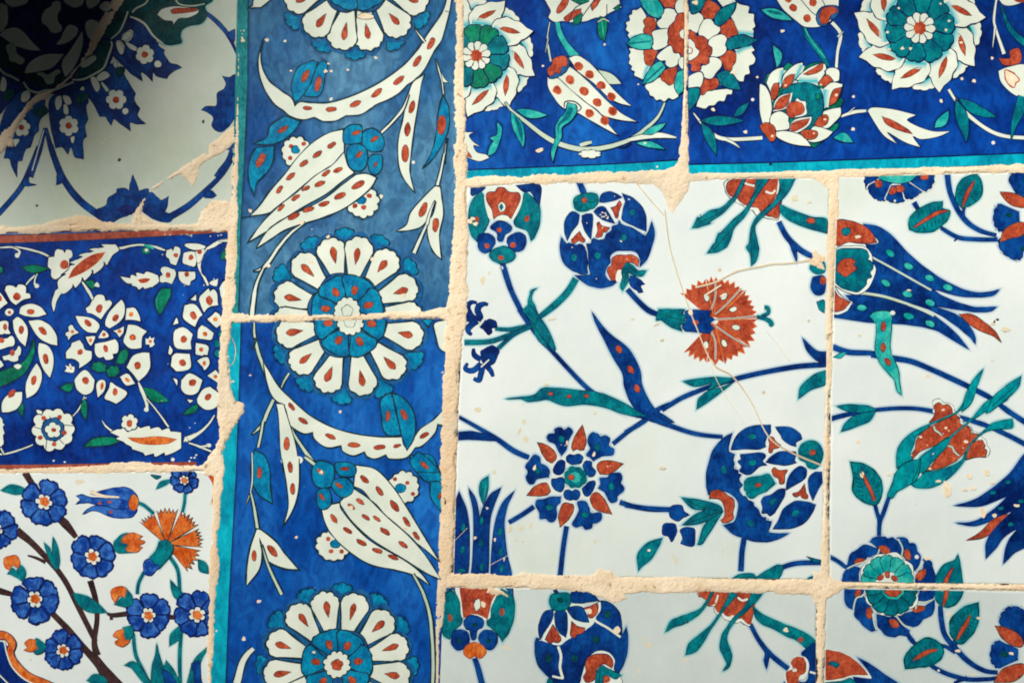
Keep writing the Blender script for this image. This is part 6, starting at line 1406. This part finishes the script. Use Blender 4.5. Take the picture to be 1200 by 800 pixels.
lant.location = (-.342+SUN_TO.x*k_, -LD, .262+SUN_TO.z*k_)
lant['label'] = 'added unseen sun blocker, a dark lantern shape beyond the upper left corner'; lant['category'] = 'light blocker'
mm = metal_mat()
lathe('body', [(.03,-.135),(.07,-.125),(.105,-.09),(.128,-.03),(.13,.02),(.115,.07),(.08,.105),(.05,.12)], mm, lant)
lathe('neck', [(.05,.121),(.045,.16),(.07,.20),(.075,.21)], mm, lant)
lathe('finial', [(.004,-.19),(.018,-.175),(.012,-.15),(.028,-.1355)], mm, lant)
lathe('rod', [(.004,.2105),(.004,.255)], mm, lant, 8)

corb = bpy.data.objects.new('light_blocker_corbel', None); COL.objects.link(corb); corb.location = (-.556, -.11, .268)  # added out of view to block sun and sky from the upper left corner
corb['label'] = 'added unseen light blocker, a dark corbel shape beyond the upper left corner'; corb['category'] = 'corbel'
lathe('boss', [(.03,0),(.07,.012),(.115,.045),(.15,.10),(.165,.17),(.16,.22)], mm, corb, 32)
lathe('moulding', [(.16,.221),(.185,.235),(.19,.26),(.175,.28)], mm, corb, 32)
lathe('block', [(.172,.281),(.18,.34),(.18,.50),(.17,.52)], mm, corb, 4)
# added roof, out of view: its boards keep the high sky off the tiles
port = bpy.data.objects.new('sky_blocker_roof', None); COL.objects.link(port); port.location = (0, -.6, 1.0)
port['label'] = 'added unseen sky blocker, dark boards on beams above the tile panel'; port['category'] = 'roof'
def box(name, c, s, mat, parent):
    bm = bmesh.new(); bmesh.ops.create_cube(bm, size=1); bmesh.ops.scale(bm, vec=s, verts=bm.verts[:]); bmesh.ops.translate(bm, vec=c, verts=bm.verts[:])
    me = bpy.data.meshes.new(name); bm.to_mesh(me); bm.free(); me.materials.append(mat); o = bpy.data.objects.new(name, me); COL.objects.link(o); o.parent = parent; return o
for i in range(20): box('board', (-2.85+i*.3, 0, 0), (.296, 1.3, .03), mm, port)
for i in range(5): box('beam', (-2.4+i*1.2, 0, -.061), (.08, 1.28, .09), mm, port)

# wall added behind the camera, unseen: cuts low sky and darkens the glaze reflections
cw = box('sky_blocker_wall', (0, -8, 1.2), (40, .4, 5.2), MATS['kg'], None); cw['kind'] = 'structure'
m = bpy.data.materials.new('blocker_stone'); m.use_nodes = True; t = m.node_tree; b = t.nodes['Principled BSDF']; g = t.nodes.new('ShaderNodeNewGeometry')
t.links.new(mix(t, noise_fac(t, g, 2, .3, .7, 5), (.10,.09,.075,1), (.20,.18,.15,1)), b.inputs['Base Color']); b.inputs['Roughness'].default_value = .9
cw.data.materials.clear(); cw.data.materials.append(m)
